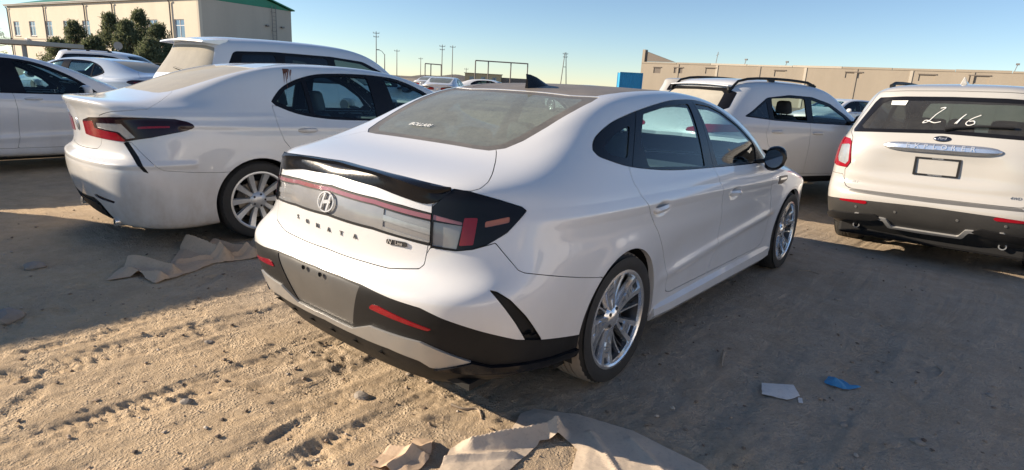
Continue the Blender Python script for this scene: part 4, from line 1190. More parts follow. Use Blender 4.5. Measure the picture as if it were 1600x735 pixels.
    bmP = [(0, .49), (.42, .49), (.49, .52), (.53, .585), (.578, .577), (.781, .545), (.836, .538), (1.013, .347), (1.053, .327), (1.387, .322), (1.6, .32), (1.6, -.3)]
    C.panel(cfield(mirror_w(bmP), ch, lambda V: V[:, 1]+.24), 'rear_bumper', pt, .0016, 0, .02, k)
    RD = [(.18, 1.12), (.181, .947), (.22, .835), (.33, .70), (.44, .56), (.49, .42), (.50, .33), (1.28, .31), (1.315, .45), (1.33, .8), (1.31, 1.02)]
    FD = [(1.31, 1.02), (1.33, .8), (1.315, .45), (1.28, .31), (2.20, .30), (2.30, .40), (2.32, .60), (2.28, .80), (2.20, 1.0)]
    for sd, gate in ((1, right), (-1, left)):
        for nm, P_, hy in (('rear_door', RD, .44), ('front_door', FD, 1.50)):
            d = C.panel(field(P_, (1, 2), gate), nm, pt, .002, 0, .03, k)
            door_handle(d, full, hy, .915, sd, pt, .21, .036)
    hood = [(0, 2.60), (.30, 2.58), (.62, 2.50), (.76, 2.75), (.78, 3.0), (.66, 3.26), (.35, 3.42), (0, 3.46)]
    C.panel(field(hood+[(-a, b) for a, b in reversed(hood[1:-1])], (0, 1), lambda V: .75-V[:, 2]), 'bonnet', pt, .002, 0, .02, k)
    put(C.S.shell(.03), 'body_shell', pt, car)
    mirror_part(car, full, 2.05, .965, 1, pt, 1.1); mirror_part(car, full, 2.05, .965, -1, pt, 1.1)
    mb = MB()
    mb.lathe([(0, .004), (.045, .004), (.05, 0)], 24, 'z'); e = mb.build('emblem', 'chrome', car, 40)
    p, n = chart_point(full, ch, 0, .665, gtop); stick_on(e, p, n)
    for y in (0, wb):
        for sd in (1, -1):
            add_wheel(car, wheel, y, sd, wx, R, rr, tw, rims, spin=.3, tread=tread); arch_liner(car, y, sd, .885, .38, R)
    interior(car, 1.05, .05, .32, .80, seatm, 1.95)
    MB().box((0, -.36, 1.03), (1.15, .5, .04)).build('parcel_shelf', 'seat_grey', car)
    MB().box((0, 1.2, .165), (1.5, 3.6, .03)).build('underbody', 'dark', car)
    return car, full
# ------------------------------------------------------------------ sport utility bodies
_E = [
 [(0,-.95,.30),(.4,-.94,.30),(.65,-.9,.30),(.76,-.82,.30),(.82,-.68,.30),(.85,-.4,.28)],
 [(0,-1.02,.36),(.42,-1.01,.36),(.72,-.97,.36),(.86,-.86,.36),(.93,-.68,.36),(.955,-.4,.34)],
 [(0,-1.12,.46),(.44,-1.11,.46),(.76,-1.06,.46),(.90,-.92,.46),(.96,-.71,.46),(.975,-.4,.45)],
 [(0,-1.16,.60),(.45,-1.15,.60),(.78,-1.09,.60),(.92,-.94,.60),(.975,-.72,.60),(.985,-.4,.60)],
 [(0,-1.155,.71),(.45,-1.145,.71),(.78,-1.085,.71),(.925,-.94,.71),(.98,-.72,.72),(.99,-.4,.72)],
 [(0,-1.095,.765),(.45,-1.085,.765),(.775,-1.035,.77),(.915,-.92,.79),(.98,-.71,.80),(.995,-.4,.81)],
 [(0,-1.075,.85),(.45,-1.065,.85),(.77,-1.02,.86),(.91,-.90,.88),(.975,-.70,.90),(.995,-.4,.91)],
 [(0,-1.08,1.02),(.45,-1.07,1.02),(.76,-1.02,1.02),(.90,-.89,1.03),(.965,-.69,1.04),(.985,-.4,1.05)],
 [(0,-1.065,1.17),(.45,-1.055,1.17),(.74,-1.0,1.17),(.875,-.87,1.17),(.945,-.67,1.175),(.965,-.4,1.17)],
 [(0,-1.03,1.27),(.45,-1.02,1.27),(.71,-.97,1.27),(.835,-.84,1.27),(.905,-.64,1.27),(.925,-.38,1.26)],
 [(0,-.95,1.42),(.43,-.94,1.42),(.67,-.89,1.42),(.785,-.77,1.42),(.85,-.58,1.42),(.867,-.34,1.41)],
 [(0,-.86,1.58),(.41,-.85,1.58),(.63,-.80,1.575),(.73,-.69,1.57),(.79,-.51,1.57),(.802,-.28,1.57)],
 [(0,-.82,1.69),(.38,-.81,1.69),(.57,-.76,1.685),(.66,-.63,1.68),(.71,-.43,1.685),(.72,-.2,1.69)],
 [(0,-.66,1.748),(.3,-.65,1.748),(.44,-.58,1.748),(.50,-.45,1.748),(.525,-.25,1.752),(.53,-.02,1.757)],
 [(0,-.36,1.768),(0,-.30,1.769),(0,-.22,1.77),(0,-.12,1.772),(0,0,1.774),(0,.14,1.776)]]
def _suv_side():
    yl = [0, .45, .95, 1.45, 1.95, 2.45, 2.98, 3.38, 3.66, 3.82, 3.87]
    px = [1, 1, 1, 1, 1, 1, .995, .955, .80, .43, 0]
    rows = []
    hw = [.85, .955, .975, .985, .99, .995, .995, .985, .965]
    zz = [.28, .33, .45, .6, .72, .81, .91, 1.04, 1.15]
    zf = [.28, .30, .42, .58, .70, .80, .90, 1.0, 1.08]
    for r in range(9):
        rows.append([(hw[r]*px[i]*(1-.012*max(0, r-5)*(i > 6)), yl[i]-(.03*max(0, r-5)**1.6 if i > 7 else 0), zz[r]+(zf[r]-zz[r])*min(1, max(0, (yl[i]-1.9)/1.6))) for i in range(11)])
    y9 = [.02, .45, .92, 1.40, 1.88, 2.28, 2.66, 2.95, 3.15, 3.28, 3.33]; x9 = [.93, .93, .93, .93, .925, .90, .84, .72, .55, .31, 0]; z9 = [1.25, 1.24, 1.23, 1.22, 1.21, 1.20, 1.185, 1.17, 1.16, 1.16, 1.16]
    y10 = [.05, .45, .90, 1.36, 1.78, 2.08, 2.26, 2.40, 2.50, 2.56, 2.58]; x10 = [.872, .875, .875, .875, .868, .845, .77, .65, .48, .27, 0]; z10 = [1.40, 1.39, 1.385, 1.375, 1.355, 1.315, 1.28, 1.265, 1.26, 1.26, 1.26]
    y11 = [.06, .43, .86, 1.28, 1.62, 1.84, 1.97, 2.07, 2.14, 2.18, 2.20]; x11 = [.805, .81, .812, .81, .80, .775, .71, .60, .44, .25, 0]; z11 = [1.57, 1.57, 1.565, 1.555, 1.53, 1.49, 1.465, 1.455, 1.45, 1.45, 1.45]
    y12 = [.10, .42, .80, 1.14, 1.40, 1.56, 1.66, 1.74, 1.80, 1.83, 1.84]; x12 = [.725, .728, .728, .725, .715, .695, .64, .54, .40, .22, 0]; z12 = [1.695, 1.697, 1.695, 1.685, 1.67, 1.65, 1.635, 1.63, 1.63, 1.63, 1.63]
    y13 = [.20, .42, .66, .88, 1.05, 1.16, 1.24, 1.30, 1.34, 1.37, 1.38]; x13 = [.533, .535, .535, .53, .52, .50, .46, .39, .29, .16, 0]; z13 = [1.76, 1.761, 1.76, 1.756, 1.75, 1.743, 1.737, 1.733, 1.731, 1.73, 1.73]
    y14 = [.26, .38, .5, .6, .69, .76, .82, .87, .91, .94, .96]; z14 = [1.777]*8+[1.776, 1.775, 1.774]
    for x, y, z in ((x9, y9, z9), (x10, y10, z10), (x11, y11, z11), (x12, y12, z12), (x13, y13, z13), ([0]*11, y14, z14)): rows.append(list(zip(x, y, z)))
    return rows
EXPLORER = [[(x, y, z+(.03 if i > 11 else .015 if i == 11 else 0)) for x, y, z in a+b] for i, (a, b) in enumerate(zip(_E, _suv_side()))]
#END_TABLE
def reshape(cage, sx=1, sy=1, sz=1, rake=0.0, z0=0.0):
    """a body scaled to other proportions; rake leans the tail forward above the waist"""
    out = []
    for rg in cage:
        o = []
        for x, y, z in rg:
            yy = y*sy
            if y < .6: yy += rake*max(0, z-1.0)*min(1, (.6-y)/1.2)
            o.append((x*sx, yy, z*sz+z0))
        out.append(o)
    return out
def suv(name, pose, label, group, pt, cage, wb, R, DLO, panes, rearglass, sideglass='glass_dark', res=(6, 8), roll=0.0, wheel='split', k=2, cuts=(), handles=(), pillar='gloss_black', zs=1.0, rails=True, sx=1.0):
    x0, y0, yaw, z0 = pose
    car = empty(name, (x0, y0, z0)); car.rotation_euler = (0, roll, yaw)
    tag(car, label, 'car', group)
    H = dense_half(cage, res[0], res[1], .9); ar = R+.045
    H = flare(H, (0, wb), ar, R, .012, .05)
    S = grid_surf(H); full = S.copy(); C = Carver(S, car)
    _, C.S = C.S.split(arches(C.S, (0, wb), ar, R, .55))
    xm = full.V[:, 0].max()
    ws = [(0, .0), (.30, -.01), (.62, -.05)]
    # windscreen between the last roof ring and the scuttle
    yt = cage[12][15][1]; yb = cage[10][15][1]; zt = cage[12][15][2]; zb = cage[10][15][2]
    wsP = [(0, yt+.03), (.34*sx, yt), (.60*sx, yt-.08), (.70*sx, yt+.10), (.80*sx, yb-.18), (.60*sx, yb-.04), (.3*sx, yb+.01), (0, yb+.02)]
    A = C.take(field(wsP+[(-a, b) for a, b in reversed(wsP[1:-1])], (0, 1), lambda V: np.maximum(zb-.08-V[:, 2], yt-.35-V[:, 1])), 0, k); put(A.offset(-.003), 'windscreen', 'glass', car)
    for sd, gate in ((1, right), (-1, left)):
        A = C.take(field(DLO, (1, 2), gate), .001, k); gl = []
        for P_ in panes:
            g_, A = sub(A, field(P_, (1, 2), gate), 0, k+1); gl.append(g_)
        f = put(A.shell(.02), 'window_frame', pillar, car)
        for i, g_ in enumerate(gl):
            mt = sideglass[i] if isinstance(sideglass, (list, tuple)) else sideglass
            if mt is None: continue
            if g_.F: put(g_.offset(-.005), 'window_glass', mt, f)
    for y in (0, wb):
        for sd in (1, -1):
            add_wheel(car, wheel, y, sd, xm-.025, R, R-.11, .25, ('alloy', 'alloy_dark'), spin=.2); arch_liner(car, y, sd, xm-.04, ar+.01, R, .3)
    interior(car, 1.15, .15, .52*zs, .78*sx, 'seat', 2.0)
    MB().box((0, 1.2, .30), (1.5*sx, 3.8, .03)).build('underbody', 'dark', car)
    if rails:
        for sd in (1, -1):
            pts = []
            for y in np.linspace(-.42, 1.25, 11):
                p, n = surf_at(full, x=.60*sx, y=y, gate=lambda V: 1.3*zs-V[:, 2]); h = .045*(1 if -.3 < y < 1.15 else .3)
                pts.append((sd*.62*sx, y, p[2]+h*.8))
            mb = MB(); mb.tube(pts, .018, 8)
            for y in (-.36, .35, 1.15): mb.box((sd*.62*sx, y, np.interp(y, [q[1] for q in pts], [q[2] for q in pts])-.02), (.03, .12, .05))
            mb.build('roof_rail', 'black', car, 50)
    mirror_part(car, full, wb-.95, cage[9][9][2]-.03, 1, 'gloss_black', 1.25); mirror_part(car, full, wb-.95, cage[9][9][2]-.03, -1, 'gloss_black', 1.25)
    return car, full, C
def finish(C, car, pt, cuts, handles, full, k=2):
    for sd, gate in ((1, right), (-1, left)):
        for nm, P_ in cuts:
            C.panel(field(P_, (1, 2), gate), nm, pt, .0022, 0, .03, k)
        for hy, hz in handles: door_handle(car, full, hy, hz, sd, pt, .22, .036)
    put(C.S.shell(.03), 'body_shell', pt, car)

def build_explorer():
    pt = 'white_warm'
    DLO = roundpoly([(-.66, 1.30), (-.48, 1.60), (.0, 1.635), (.9, 1.63), (1.42, 1.585), (1.75, 1.46), (2.08, 1.27), (2.05, 1.235), (1.0, 1.255), (-.3, 1.285)], .05)
    panes = [roundpoly([(-.50, 1.33), (-.38, 1.575), (-.02, 1.60), (.02, 1.30)], .04), roundpoly([(.10, 1.60), (.78, 1.60), (.80, 1.285), (.08, 1.30)], .03), roundpoly([(.90, 1.60), (1.40, 1.555), (1.72, 1.43), (1.95, 1.29), (1.90, 1.265), (.92, 1.28)], .03)]
    car, full, C = suv('suv_car', (1.864, 5.439, -.072, -.13), 'white SUV with chrome tailgate bar and numbers chalked on its rear window', 'parked cars in the yard', pt, EXPLORER, 3.03, .385, DLO, panes, None, 'glass_film', (8, 8), -.03)
    gr = lambda V: np.maximum(V[:, 1]+.35, .3-V[:, 2])
    rear = lambda P_, g=gr: field(P_, (0, 2), g)
    mx = lambda P_: P_+[(-a, b) for a, b in reversed(P_)]
    # rear window with dark border
    A = C.take(rear(mx([(.0, 1.665), (.40, 1.660), (.62, 1.645), (.66, 1.60), (.80, 1.32), (.785, 1.295), (.60, 1.305), (0, 1.325)]), lambda V: np.maximum(V[:, 1]+.55, 1.2-V[:, 2])), .001, 2)
    g, A = sub(A, rear(mx([(0, 1.628), (.52, 1.618), (.585, 1.59), (.72, 1.36), (.69, 1.335), (0, 1.36)])), 0, 2)
    b = put(A.shell(.015), 'window_border', 'gloss_black', car)
    rs = put(g.offset(-.002), 'rear_screen', 'glass_film', b)
    for sd in (-1, 1):
        P_ = [(sd*a, c) for a, c in [(.80, 1.225), (.768, 1.195), (.738, .99), (.764, .932), (.88, .936), (.965, .965), (1.02, 1.0), (1.02, 1.22), (.93, 1.235)]]
        gt = lambda V: np.maximum(V[:, 1]+.66, .3-V[:, 2])
        A = C.take(rear(P_, gt), .001, 3)
        q = [(sd*a, c) for a, c in [(.793, 1.17), (.775, 1.16), (.76, 1.0), (.785, .965), (.87, .985), (.89, 1.03), (.885, 1.155)]]
        cl, A = sub(A, rear(q, gt), 0, 3)
        l = put(A.offset(.008).shell(.03), 'tail_light', 'lamp_red', car); put(cl.offset(.004).shell(.01), 'clear_lens', 'lamp_bright', l)
    # tailgate with hollow round the plate
    A = C.take(rear(mx([(0, .728), (.66, .728), (.735, .745), (.765, .78), (.785, .91), (.735, .985), (.775, 1.24), (.82, 1.29), (.83, 1.33), (.70, 1.60), (.66, 1.70), (.40, 1.715), (0, 1.72)]), lambda V: np.maximum(V[:, 1]+.50, .3-V[:, 2])), .003, 2)
    d = np.exp(-(np.abs(A.V[:, 0])/.50)**6)*np.exp(-((A.V[:, 2]-1.00)/.13)**4)*.022+np.exp(-(np.abs(A.V[:, 0])/.72)**8)*np.exp(-((A.V[:, 2]-.86)/.05)**2)*-.010
    A.V[:, 1] += d
    put(reshade(A).shell(.03), 'tailgate', pt, car)
    A = C.take(rear(mx([(0, .722), (.68, .722), (.70, .700), (0, .690)])), .0, 3); put(A.offset(.004).shell(.008), 'step_pad', 'satin_grey', car)
    # bumper lower half
    A = C.take(rear(mx([(0, .645), (.50, .632), (.80, .615), (.95, .600), (1.05, .585), (1.05, .2), (0, .2)]), lambda V: np.maximum(V[:, 1]+.40, V[:, 2]-.75)), .001, 2)
    sk, A = sub(A, rear(mx([(0, .405), (.27, .405), (.32, .480), (.60, .497), (.62, .475), (.345, .455), (.30, .385), (0, .380)])), 0, 3)
    low = put(A.shell(.02), 'lower_bumper', 'satin_dark', car)
    put(sk.offset(.018).shell(.03), 'skid_trim', 'silver_trim', low)
    for sd in (-1, 1):
        rf, _ = sub(full, rear([(sd*a, c) for a, c in roundpoly([(.50, .612), (.52, .630), (.76, .618), (.77, .598), (.52, .595)], .01).tolist()], lambda V: V[:, 1]+.6), 0, 3)
        put(rf.offset(.006).shell(.008), 'bumper_reflector', 'lamp_red', low)
        pd, _ = sub(full, rear([(sd*a, c) for a, c in roundpoly([(.36, .472), (.42, .508), (.84, .470), (.93, .42), (.90, .385), (.45, .440)], .02).tolist()], lambda V: V[:, 1]+.6), 0, 3)
        put(pd.offset(.022).shell(.03), 'bumper_pad', 'black', low)
        for xx in (.25, .60):
            p, n = surf_at(full, x=sd*xx, z=.555, gate=lambda V: V[:, 1]+.8)
            stick_on(MB().lathe([(0, .003), (.011, .003), (.013, 0)], 14, 'z').build('parking_sensor', 'satin_grey', low, 40), p, n)
        mb = MB()
        mb.lathe([(.022, -.1), (.032, -.1), (.032, .15)], 18, 'y', (sd*.60, -.90, .35)); mb.build('exhaust_tip', 'chrome', car, 40)
    A = C.take(rear(mx([(0, .730), (.70, .730), (.75, .760), (.80, .86), (1.05, .86), (1.05, .3), (0, .3)]), lambda V: V[:, 1]+.42), .002, 2); put(A.shell(.02), 'rear_bumper', pt, car)
    MB().box((0, -.80, .335), (1.56, .30, .20)).build('rear_valance', 'black', car, bevel=.03)
    # chrome bar with its raised letters, oval badge, plate frame
    p0, n0 = surf_at(full, x=0, z=1.19, gate=lambda V: V[:, 1]+.8)
    mb = MB(); prof = [(-.030, .0), (-.042, .022), (-.012, .044), (.022, .036), (.040, .010), (.036, .0)]
    rows = []
    for xx in np.linspace(-.46, .46, 25):
        k = (1-abs(xx/.465)**6)**.5 if abs(xx) < .465 else 0
        yb = p0[1]-.004+.06*xx*xx
        rows.append([(xx, yb-o*k-.002, 1.19+zz*(1.1 if zz > 0 else 1.0)*max(k, .15)) for zz, o in prof])
    vs = [p for r in rows for p in r]; n = len(prof)
    fs = [(i*n+j, i*n+j+1, (i+1)*n+j+1, (i+1)*n+j) for i in range(24) for j in range(n-1)]
    mb.add(vs, fs+[tuple(range(n)), tuple(24*n+j for j in range(n))[::-1]]); cb = mb.build('tailgate_bar', 'chrome', car, 35)
    for i, c in enumerate('EXPLORER'):
        xx = (i-3.5)*.072
        o = link('badge_letter', text_mesh(c, .062, .004), 'badge', cb)
        stick_on(o, (xx, p0[1]-.046+.06*xx*xx, 1.202), (0, -1, .35), (0, 0, 1), .001)
    mb = MB().lathe([(0, .010), (.05, .009), (.066, .004), (.07, 0)], 28, 'z'); mb.v = [(a, b*.42, c) for a, b, c in mb.v]
    p, n_ = surf_at(full, x=0, z=1.278, gate=lambda V: V[:, 1]+.8); e = stick_on(mb.build('oval_emblem', 'chrome_dark', car, 40), p, n_)
    o = link('badge_letter', text_mesh('Ford', .034, .001, .25), 'badge', e, (0, 0, .0105))
    mb = MB()
    for (a, b, c, d) in ((-.18, .18, .07, .085), (-.18, .18, -.085, -.07), (-.18, -.163, -.07, .07), (.163, .18, -.07, .07)): mb.prism([(a, c), (b, c), (b, d), (a, d)], 0, .012)
    p, n_ = surf_at(full, x=0, z=1.015, gate=lambda V: V[:, 1]+.8)
    pf = stick_on(mb.build('plate_frame', 'black', car), (0, p[1]+.024, 1.015), (0, -1, .03))
    for t_, yy in (('AUTO SALES', .0775), ('PERFORMANCE', -.0775)): link('frame_text', text_mesh(t_, .016, .0006), 'badge', pf, (0, yy, .0125))
    o = link('model_badge', text_mesh('XLT', .035, .002, .2), 'badge_dark', car); p, n_ = surf_at(full, x=-.66, z=.80, gate=lambda V: V[:, 1]+.8); stick_on(o, p, n_, lift=.003)
    o = link('model_badge', text_mesh('4WD', .035, .002, .2), 'badge_dark', car); p, n_ = surf_at(full, x=.62, z=.80, gate=lambda V: V[:, 1]+.8); stick_on(o, p, n_, lift=.003)
    # wiper, sticker, chalk strokes on the glass
    def gp(x, z, l=.004):
        p, n = surf_at(full, x=x, z=z, gate=lambda V: V[:, 1]+.55); return p+n*l, n
    mb = MB(); mb.tube([gp(x, z, .022)[0] for x, z in ((.06, 1.375), (.25, 1.395), (.50, 1.40))], .011, 6); mb.tube([gp(x, z, .014)[0] for x, z in ((.0, 1.36), (.06, 1.375))], .018, 6)
    mb.build('rear_wiper', 'black', car, 50)
    mb = MB(); mb.add([gp(-.50, 1.575)[0], gp(-.50, 1.615)[0], gp(-.36, 1.62)[0], gp(-.375, 1.575)[0]], [(0, 1, 2, 3)]); mb.build('screen_sticker', 'white_mark', car)
    strokes = [[(-.08, 1.555), (-.04, 1.562), (-.10, 1.50), (-.15, 1.43), (-.19, 1.415), (-.165, 1.44), (-.10, 1.42), (-.05, 1.432)], [(-.09, 1.552), (-.12, 1.545)], [(.06, 1.42), (.10, 1.475), (.13, 1.51), (.10, 1.47), (.075, 1.42)], [(.24, 1.505), (.18, 1.47), (.145, 1.43), (.165, 1.41), (.205, 1.425), (.20, 1.45), (.165, 1.445)]]
    for st, nm in ((strokes[0], 'chalk_letter'), (strokes[2], 'chalk_digit'), (strokes[3], 'chalk_digit')):
        P_ = catmull([gp(x, z, .003)[0] for x, z in st], 5, False); MB().tube(P_, .0045, 5).build(nm, 'white_mark', car)
    # roof antenna
    mb = MB(); mb.add([(-.03, -.42, 1.795), (.03, -.42, 1.795), (.025, -.22, 1.80), (-.025, -.22, 1.80), (-.006, -.43, 1.865), (.006, -.43, 1.865), (.008, -.34, 1.835), (-.008, -.34, 1.835)], [(3, 2, 1, 0), (4, 5, 6, 7), (0, 1, 5, 4), (1, 2, 6, 5), (2, 3, 7, 6), (3, 0, 4, 7)])
    mb.build('roof_antenna', pt, car, bevel=.006)
    finish(C, car, pt, [('rear_door', [(.12, 1.29), (.05, 1.0), (.10, .85), (.40, .62), (.47, .45), (.90, .44), (.90, 1.29)]), ('front_door', [(.90, 1.29), (.90, .44), (2.1, .42), (2.2, .6), (2.15, 1.0), (2.05, 1.25)])], ((.25, 1.07), (1.08, 1.06)), full)
    return car
# ------------------------------------------------------------------ ground
NP = np.random.RandomState(11)
_LAT = NP.rand(257, 257)
def vnoise(x, y, f, ox=0.0, oy=0.0):
    X = (x*f+ox) % 256; Y = (y*f+oy) % 256
    i = np.floor(X).astype(int); j = np.floor(Y).astype(int); u = X-i; v = Y-j
    u = u*u*u*(u*(u*6-15)+10); v = v*v*v*(v*(v*6-15)+10)
    i1 = (i+1) % 256; j1 = (j+1) % 256; i %= 256; j %= 256
    return (_LAT[i, j]*(1-u)+_LAT[i1, j]*u)*(1-v)+(_LAT[i, j1]*(1-u)+_LAT[i1, j1]*u)*v-.5
def fbm(x, y, f, octv=4, gain=.5):
    s = 0; a = 1.0
    for k in range(octv):
        s = s+a*vnoise(x, y, f*2.03**k, 13.7*k+5, 7.1*k+3); a *= gain
    return s
def base_height(x, y):
    """slow lie of the land: the bay of the white SUV sits lower"""
    lx = (x-1.864)*math.cos(.072)-(y-5.439)*math.sin(.072); ly = (x-1.864)*math.sin(.072)+(y-5.439)*math.cos(.072)
    w = np.exp(-((lx/2.2)**2+((ly-1.4)/2.6)**2)**2)
    h = w*(-.13+.03*np.clip(lx, -1.5, 1.5))
    w2 = np.exp(-(((x+3.44)/1.6)**2+((y-1.4)/3.0)**2)**2)
    return h+w2*.03
def ground_height(x, y):
    h = base_height(x, y)
    near = np.clip((9-np.hypot(x-1, y))/3, 0, 1)
    h = h+.05*fbm(x, y, .35, 3)*np.clip((np.hypot(x, y-1.2)-3.5)/3, 0, 1)*np.clip((np.hypot(x-2, y-7)-3)/3, 0, 1)*np.clip((np.hypot(x+3.4, y-1.2)-3)/2, 0, 1)
    sand = .55+.45*np.clip((-.25-y)/.4, 0, 1)
    d = .012*fbm(x, y, 2.2, 3)+.009*sand*fbm(x*1.3, y*.8, 7, 3, .55)+.007*fbm(x, y, 30, 3, .75)+.010*sand*fbm(x*9, y*1.6, 1.0, 3, .6)
    d = d+.008*sand*np.abs(fbm(x+.07*vnoise(x, y, 9), y, 16, 3, .6))
    clod = np.clip(vnoise(x, y, 40, 3, 9)-.22, 0, 1)*np.clip(vnoise(x, y, 2.5, 40, 22)+.25, 0, 1)
    d = d+clod*.11*sand+.006*sand*np.clip(vnoise(x, y, 75, 8, 2)-.1, 0, 1)
    # wheel tracks in the sand, driven along y
    for cx, w, dep, per, ph in ((-.02, .10, .026, .045, 0), (-.42, .09, .018, .05, 1), (.30, .08, .018, .04, 2), (-1.02, .12, .020, .055, .5), (-1.36, .10, .014, .05, .2), (1.35, .12, .012, .05, .7), (1.75, .11, .010, .05, .3), (.12, .03, .014, .03, 4), (-.62, .03, .012, .03, 3)):
        c = cx+.10*np.sin(y*.9+ph)+.03*vnoise(y, y*0, 2.0, ph*9)
        t = (x-c)/w
        m = np.exp(-t**4)*np.clip(.55+1.3*vnoise(x, y, 1.3, ph*30), 0, 1)
        d = d-m*dep+np.exp(-((np.abs(t)-1.15)/.25)**2)*dep*.45*np.clip(.6+vnoise(x, y, 3, ph*11), 0, 1)
        d = d+m*.0045*np.sign(np.sin((y+.35*np.abs(x-c))*2*math.pi/per))*np.clip(.5+2*vnoise(x, y, 1.7, ph*17+4), 0, 1)
    # shoe prints
    R = np.random.RandomState(5)
    for k in range(34):
        fx, fy, a = R.uniform(-2.2, .9), R.uniform(-2.3, -.5), R.uniform(0, 6.28)
        u = (x-fx)*math.cos(a)+(y-fy)*math.sin(a); v = -(x-fx)*math.sin(a)+(y-fy)*math.cos(a)
        q = (u/.135)**2+(v/.048)**2
        d = d-.010*np.exp(-q**3)+.006*np.exp(-((np.sqrt(q)-1.25)/.22)**2)
        d = d+.004*np.exp(-q**3)*np.sign(np.sin(u*330))
    d = np.where(d > .004, .004+(d-.004)*.5, d)            # packed: tops pressed flat
    return h+d*near*.7
def build_ground():
    def axis(a, b, step, far):
        c = list(np.arange(a, b, step)); s = step; lo = a; hi = b; L, Hh = [], []
        while hi < far: s *= 1.16; hi += s; Hh.append(hi)
        s = step
        while lo > -far: s *= 1.16; lo -= s; L.append(lo)
        return np.array(L[::-1]+c+[b]+Hh)
    X = axis(-3.3, 2.9, .0125, 1800); Y = axis(-2.6, 2.2, .0125, 1800)
    gx, gy = np.meshgrid(X, Y, indexing='ij'); gz = ground_height(gx, gy)
    nx, ny = gx.shape
    me = bpy.data.meshes.new('ground'); V = np.stack([gx, gy, gz], 2).reshape(-1, 3)
    idx = np.arange(nx*ny).reshape(nx, ny)
    F = np.stack([idx[:-1, :-1], idx[1:, :-1], idx[1:, 1:], idx[:-1, 1:]], 2).reshape(-1, 4)
    me.vertices.add(len(V)); me.vertices.foreach_set('co', V.astype(np.float32).ravel())
    me.loops.add(F.size); me.loops.foreach_set('vertex_index', F.astype(np.int32).ravel())
    me.polygons.add(len(F)); me.polygons.foreach_set('loop_start', (4*np.arange(len(F))).astype(np.int32))
    me.update(calc_edges=True); me.polygons.foreach_set('use_smooth', np.ones(len(F), bool))
    t = NT('dry_dirt'); v = t.obj()
    sep = t.n('SeparateXYZ'); t.l(v, sep.inputs[0])
    n1 = t.noise(.9, 6, .6, v); n2 = t.noise(6, 6, .7, v); n3 = t.noise(48, 5, .75, v); n4 = t.noise(160, 3, .7, v)
    sandc = t.ramp(n2, [(.25, (.45, .325, .195)), (.5, (.57, .425, .27)), (.75, (.66, .515, .35))])
    shadec = t.ramp(n2, [(.25, (.31, .255, .20)), (.5, (.40, .335, .265)), (.75, (.49, .415, .335))])
    # sand tone where sun falls; shade between the bays painted in as darker dirt
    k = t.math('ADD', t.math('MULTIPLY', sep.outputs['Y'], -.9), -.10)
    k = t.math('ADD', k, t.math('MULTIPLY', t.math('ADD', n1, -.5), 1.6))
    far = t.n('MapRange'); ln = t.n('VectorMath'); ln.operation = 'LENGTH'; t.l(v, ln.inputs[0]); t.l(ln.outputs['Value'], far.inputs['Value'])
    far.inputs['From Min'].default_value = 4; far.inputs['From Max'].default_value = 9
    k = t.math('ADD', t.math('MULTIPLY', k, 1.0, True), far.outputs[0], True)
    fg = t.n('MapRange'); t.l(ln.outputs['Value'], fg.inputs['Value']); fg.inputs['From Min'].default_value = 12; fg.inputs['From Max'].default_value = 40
    c = t.mix(fg.outputs[0], t.mix(k, shadec, sandc), (.24, .21, .18))
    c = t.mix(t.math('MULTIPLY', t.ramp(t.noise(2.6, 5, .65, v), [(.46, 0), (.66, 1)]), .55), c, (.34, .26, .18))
    c = t.mix(t.math('MULTIPLY', t.ramp(n3, [(.35, 0), (.7, 1)]), .35), c, (.56, .45, .33))
    c = t.mix(t.math('MULTIPLY', t.ramp(n4, [(.55, 0), (.75, 1)]), .4), c, (.10, .08, .06))
    vo = t.n('TexVoronoi'); t.l(v, vo.inputs['Vector']); vo.inputs['Scale'].default_value = 70; vo.inputs['Randomness'].default_value = 1
    cr = t.math('MULTIPLY', t.math('SUBTRACT', .55, vo.outputs['Distance'], True), t.ramp(n2, [(.42, 0), (.62, 1)]))
    nb = t.bump(t.math('ADD', t.math('MULTIPLY', cr, 1.6), t.math('ADD', t.math('MULTIPLY', n3, .7), t.math('MULTIPLY', n4, .6))), .8, .014)
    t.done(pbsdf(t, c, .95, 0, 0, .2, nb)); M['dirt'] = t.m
    tag(link('ground', me, 'dirt'), kind='structure')
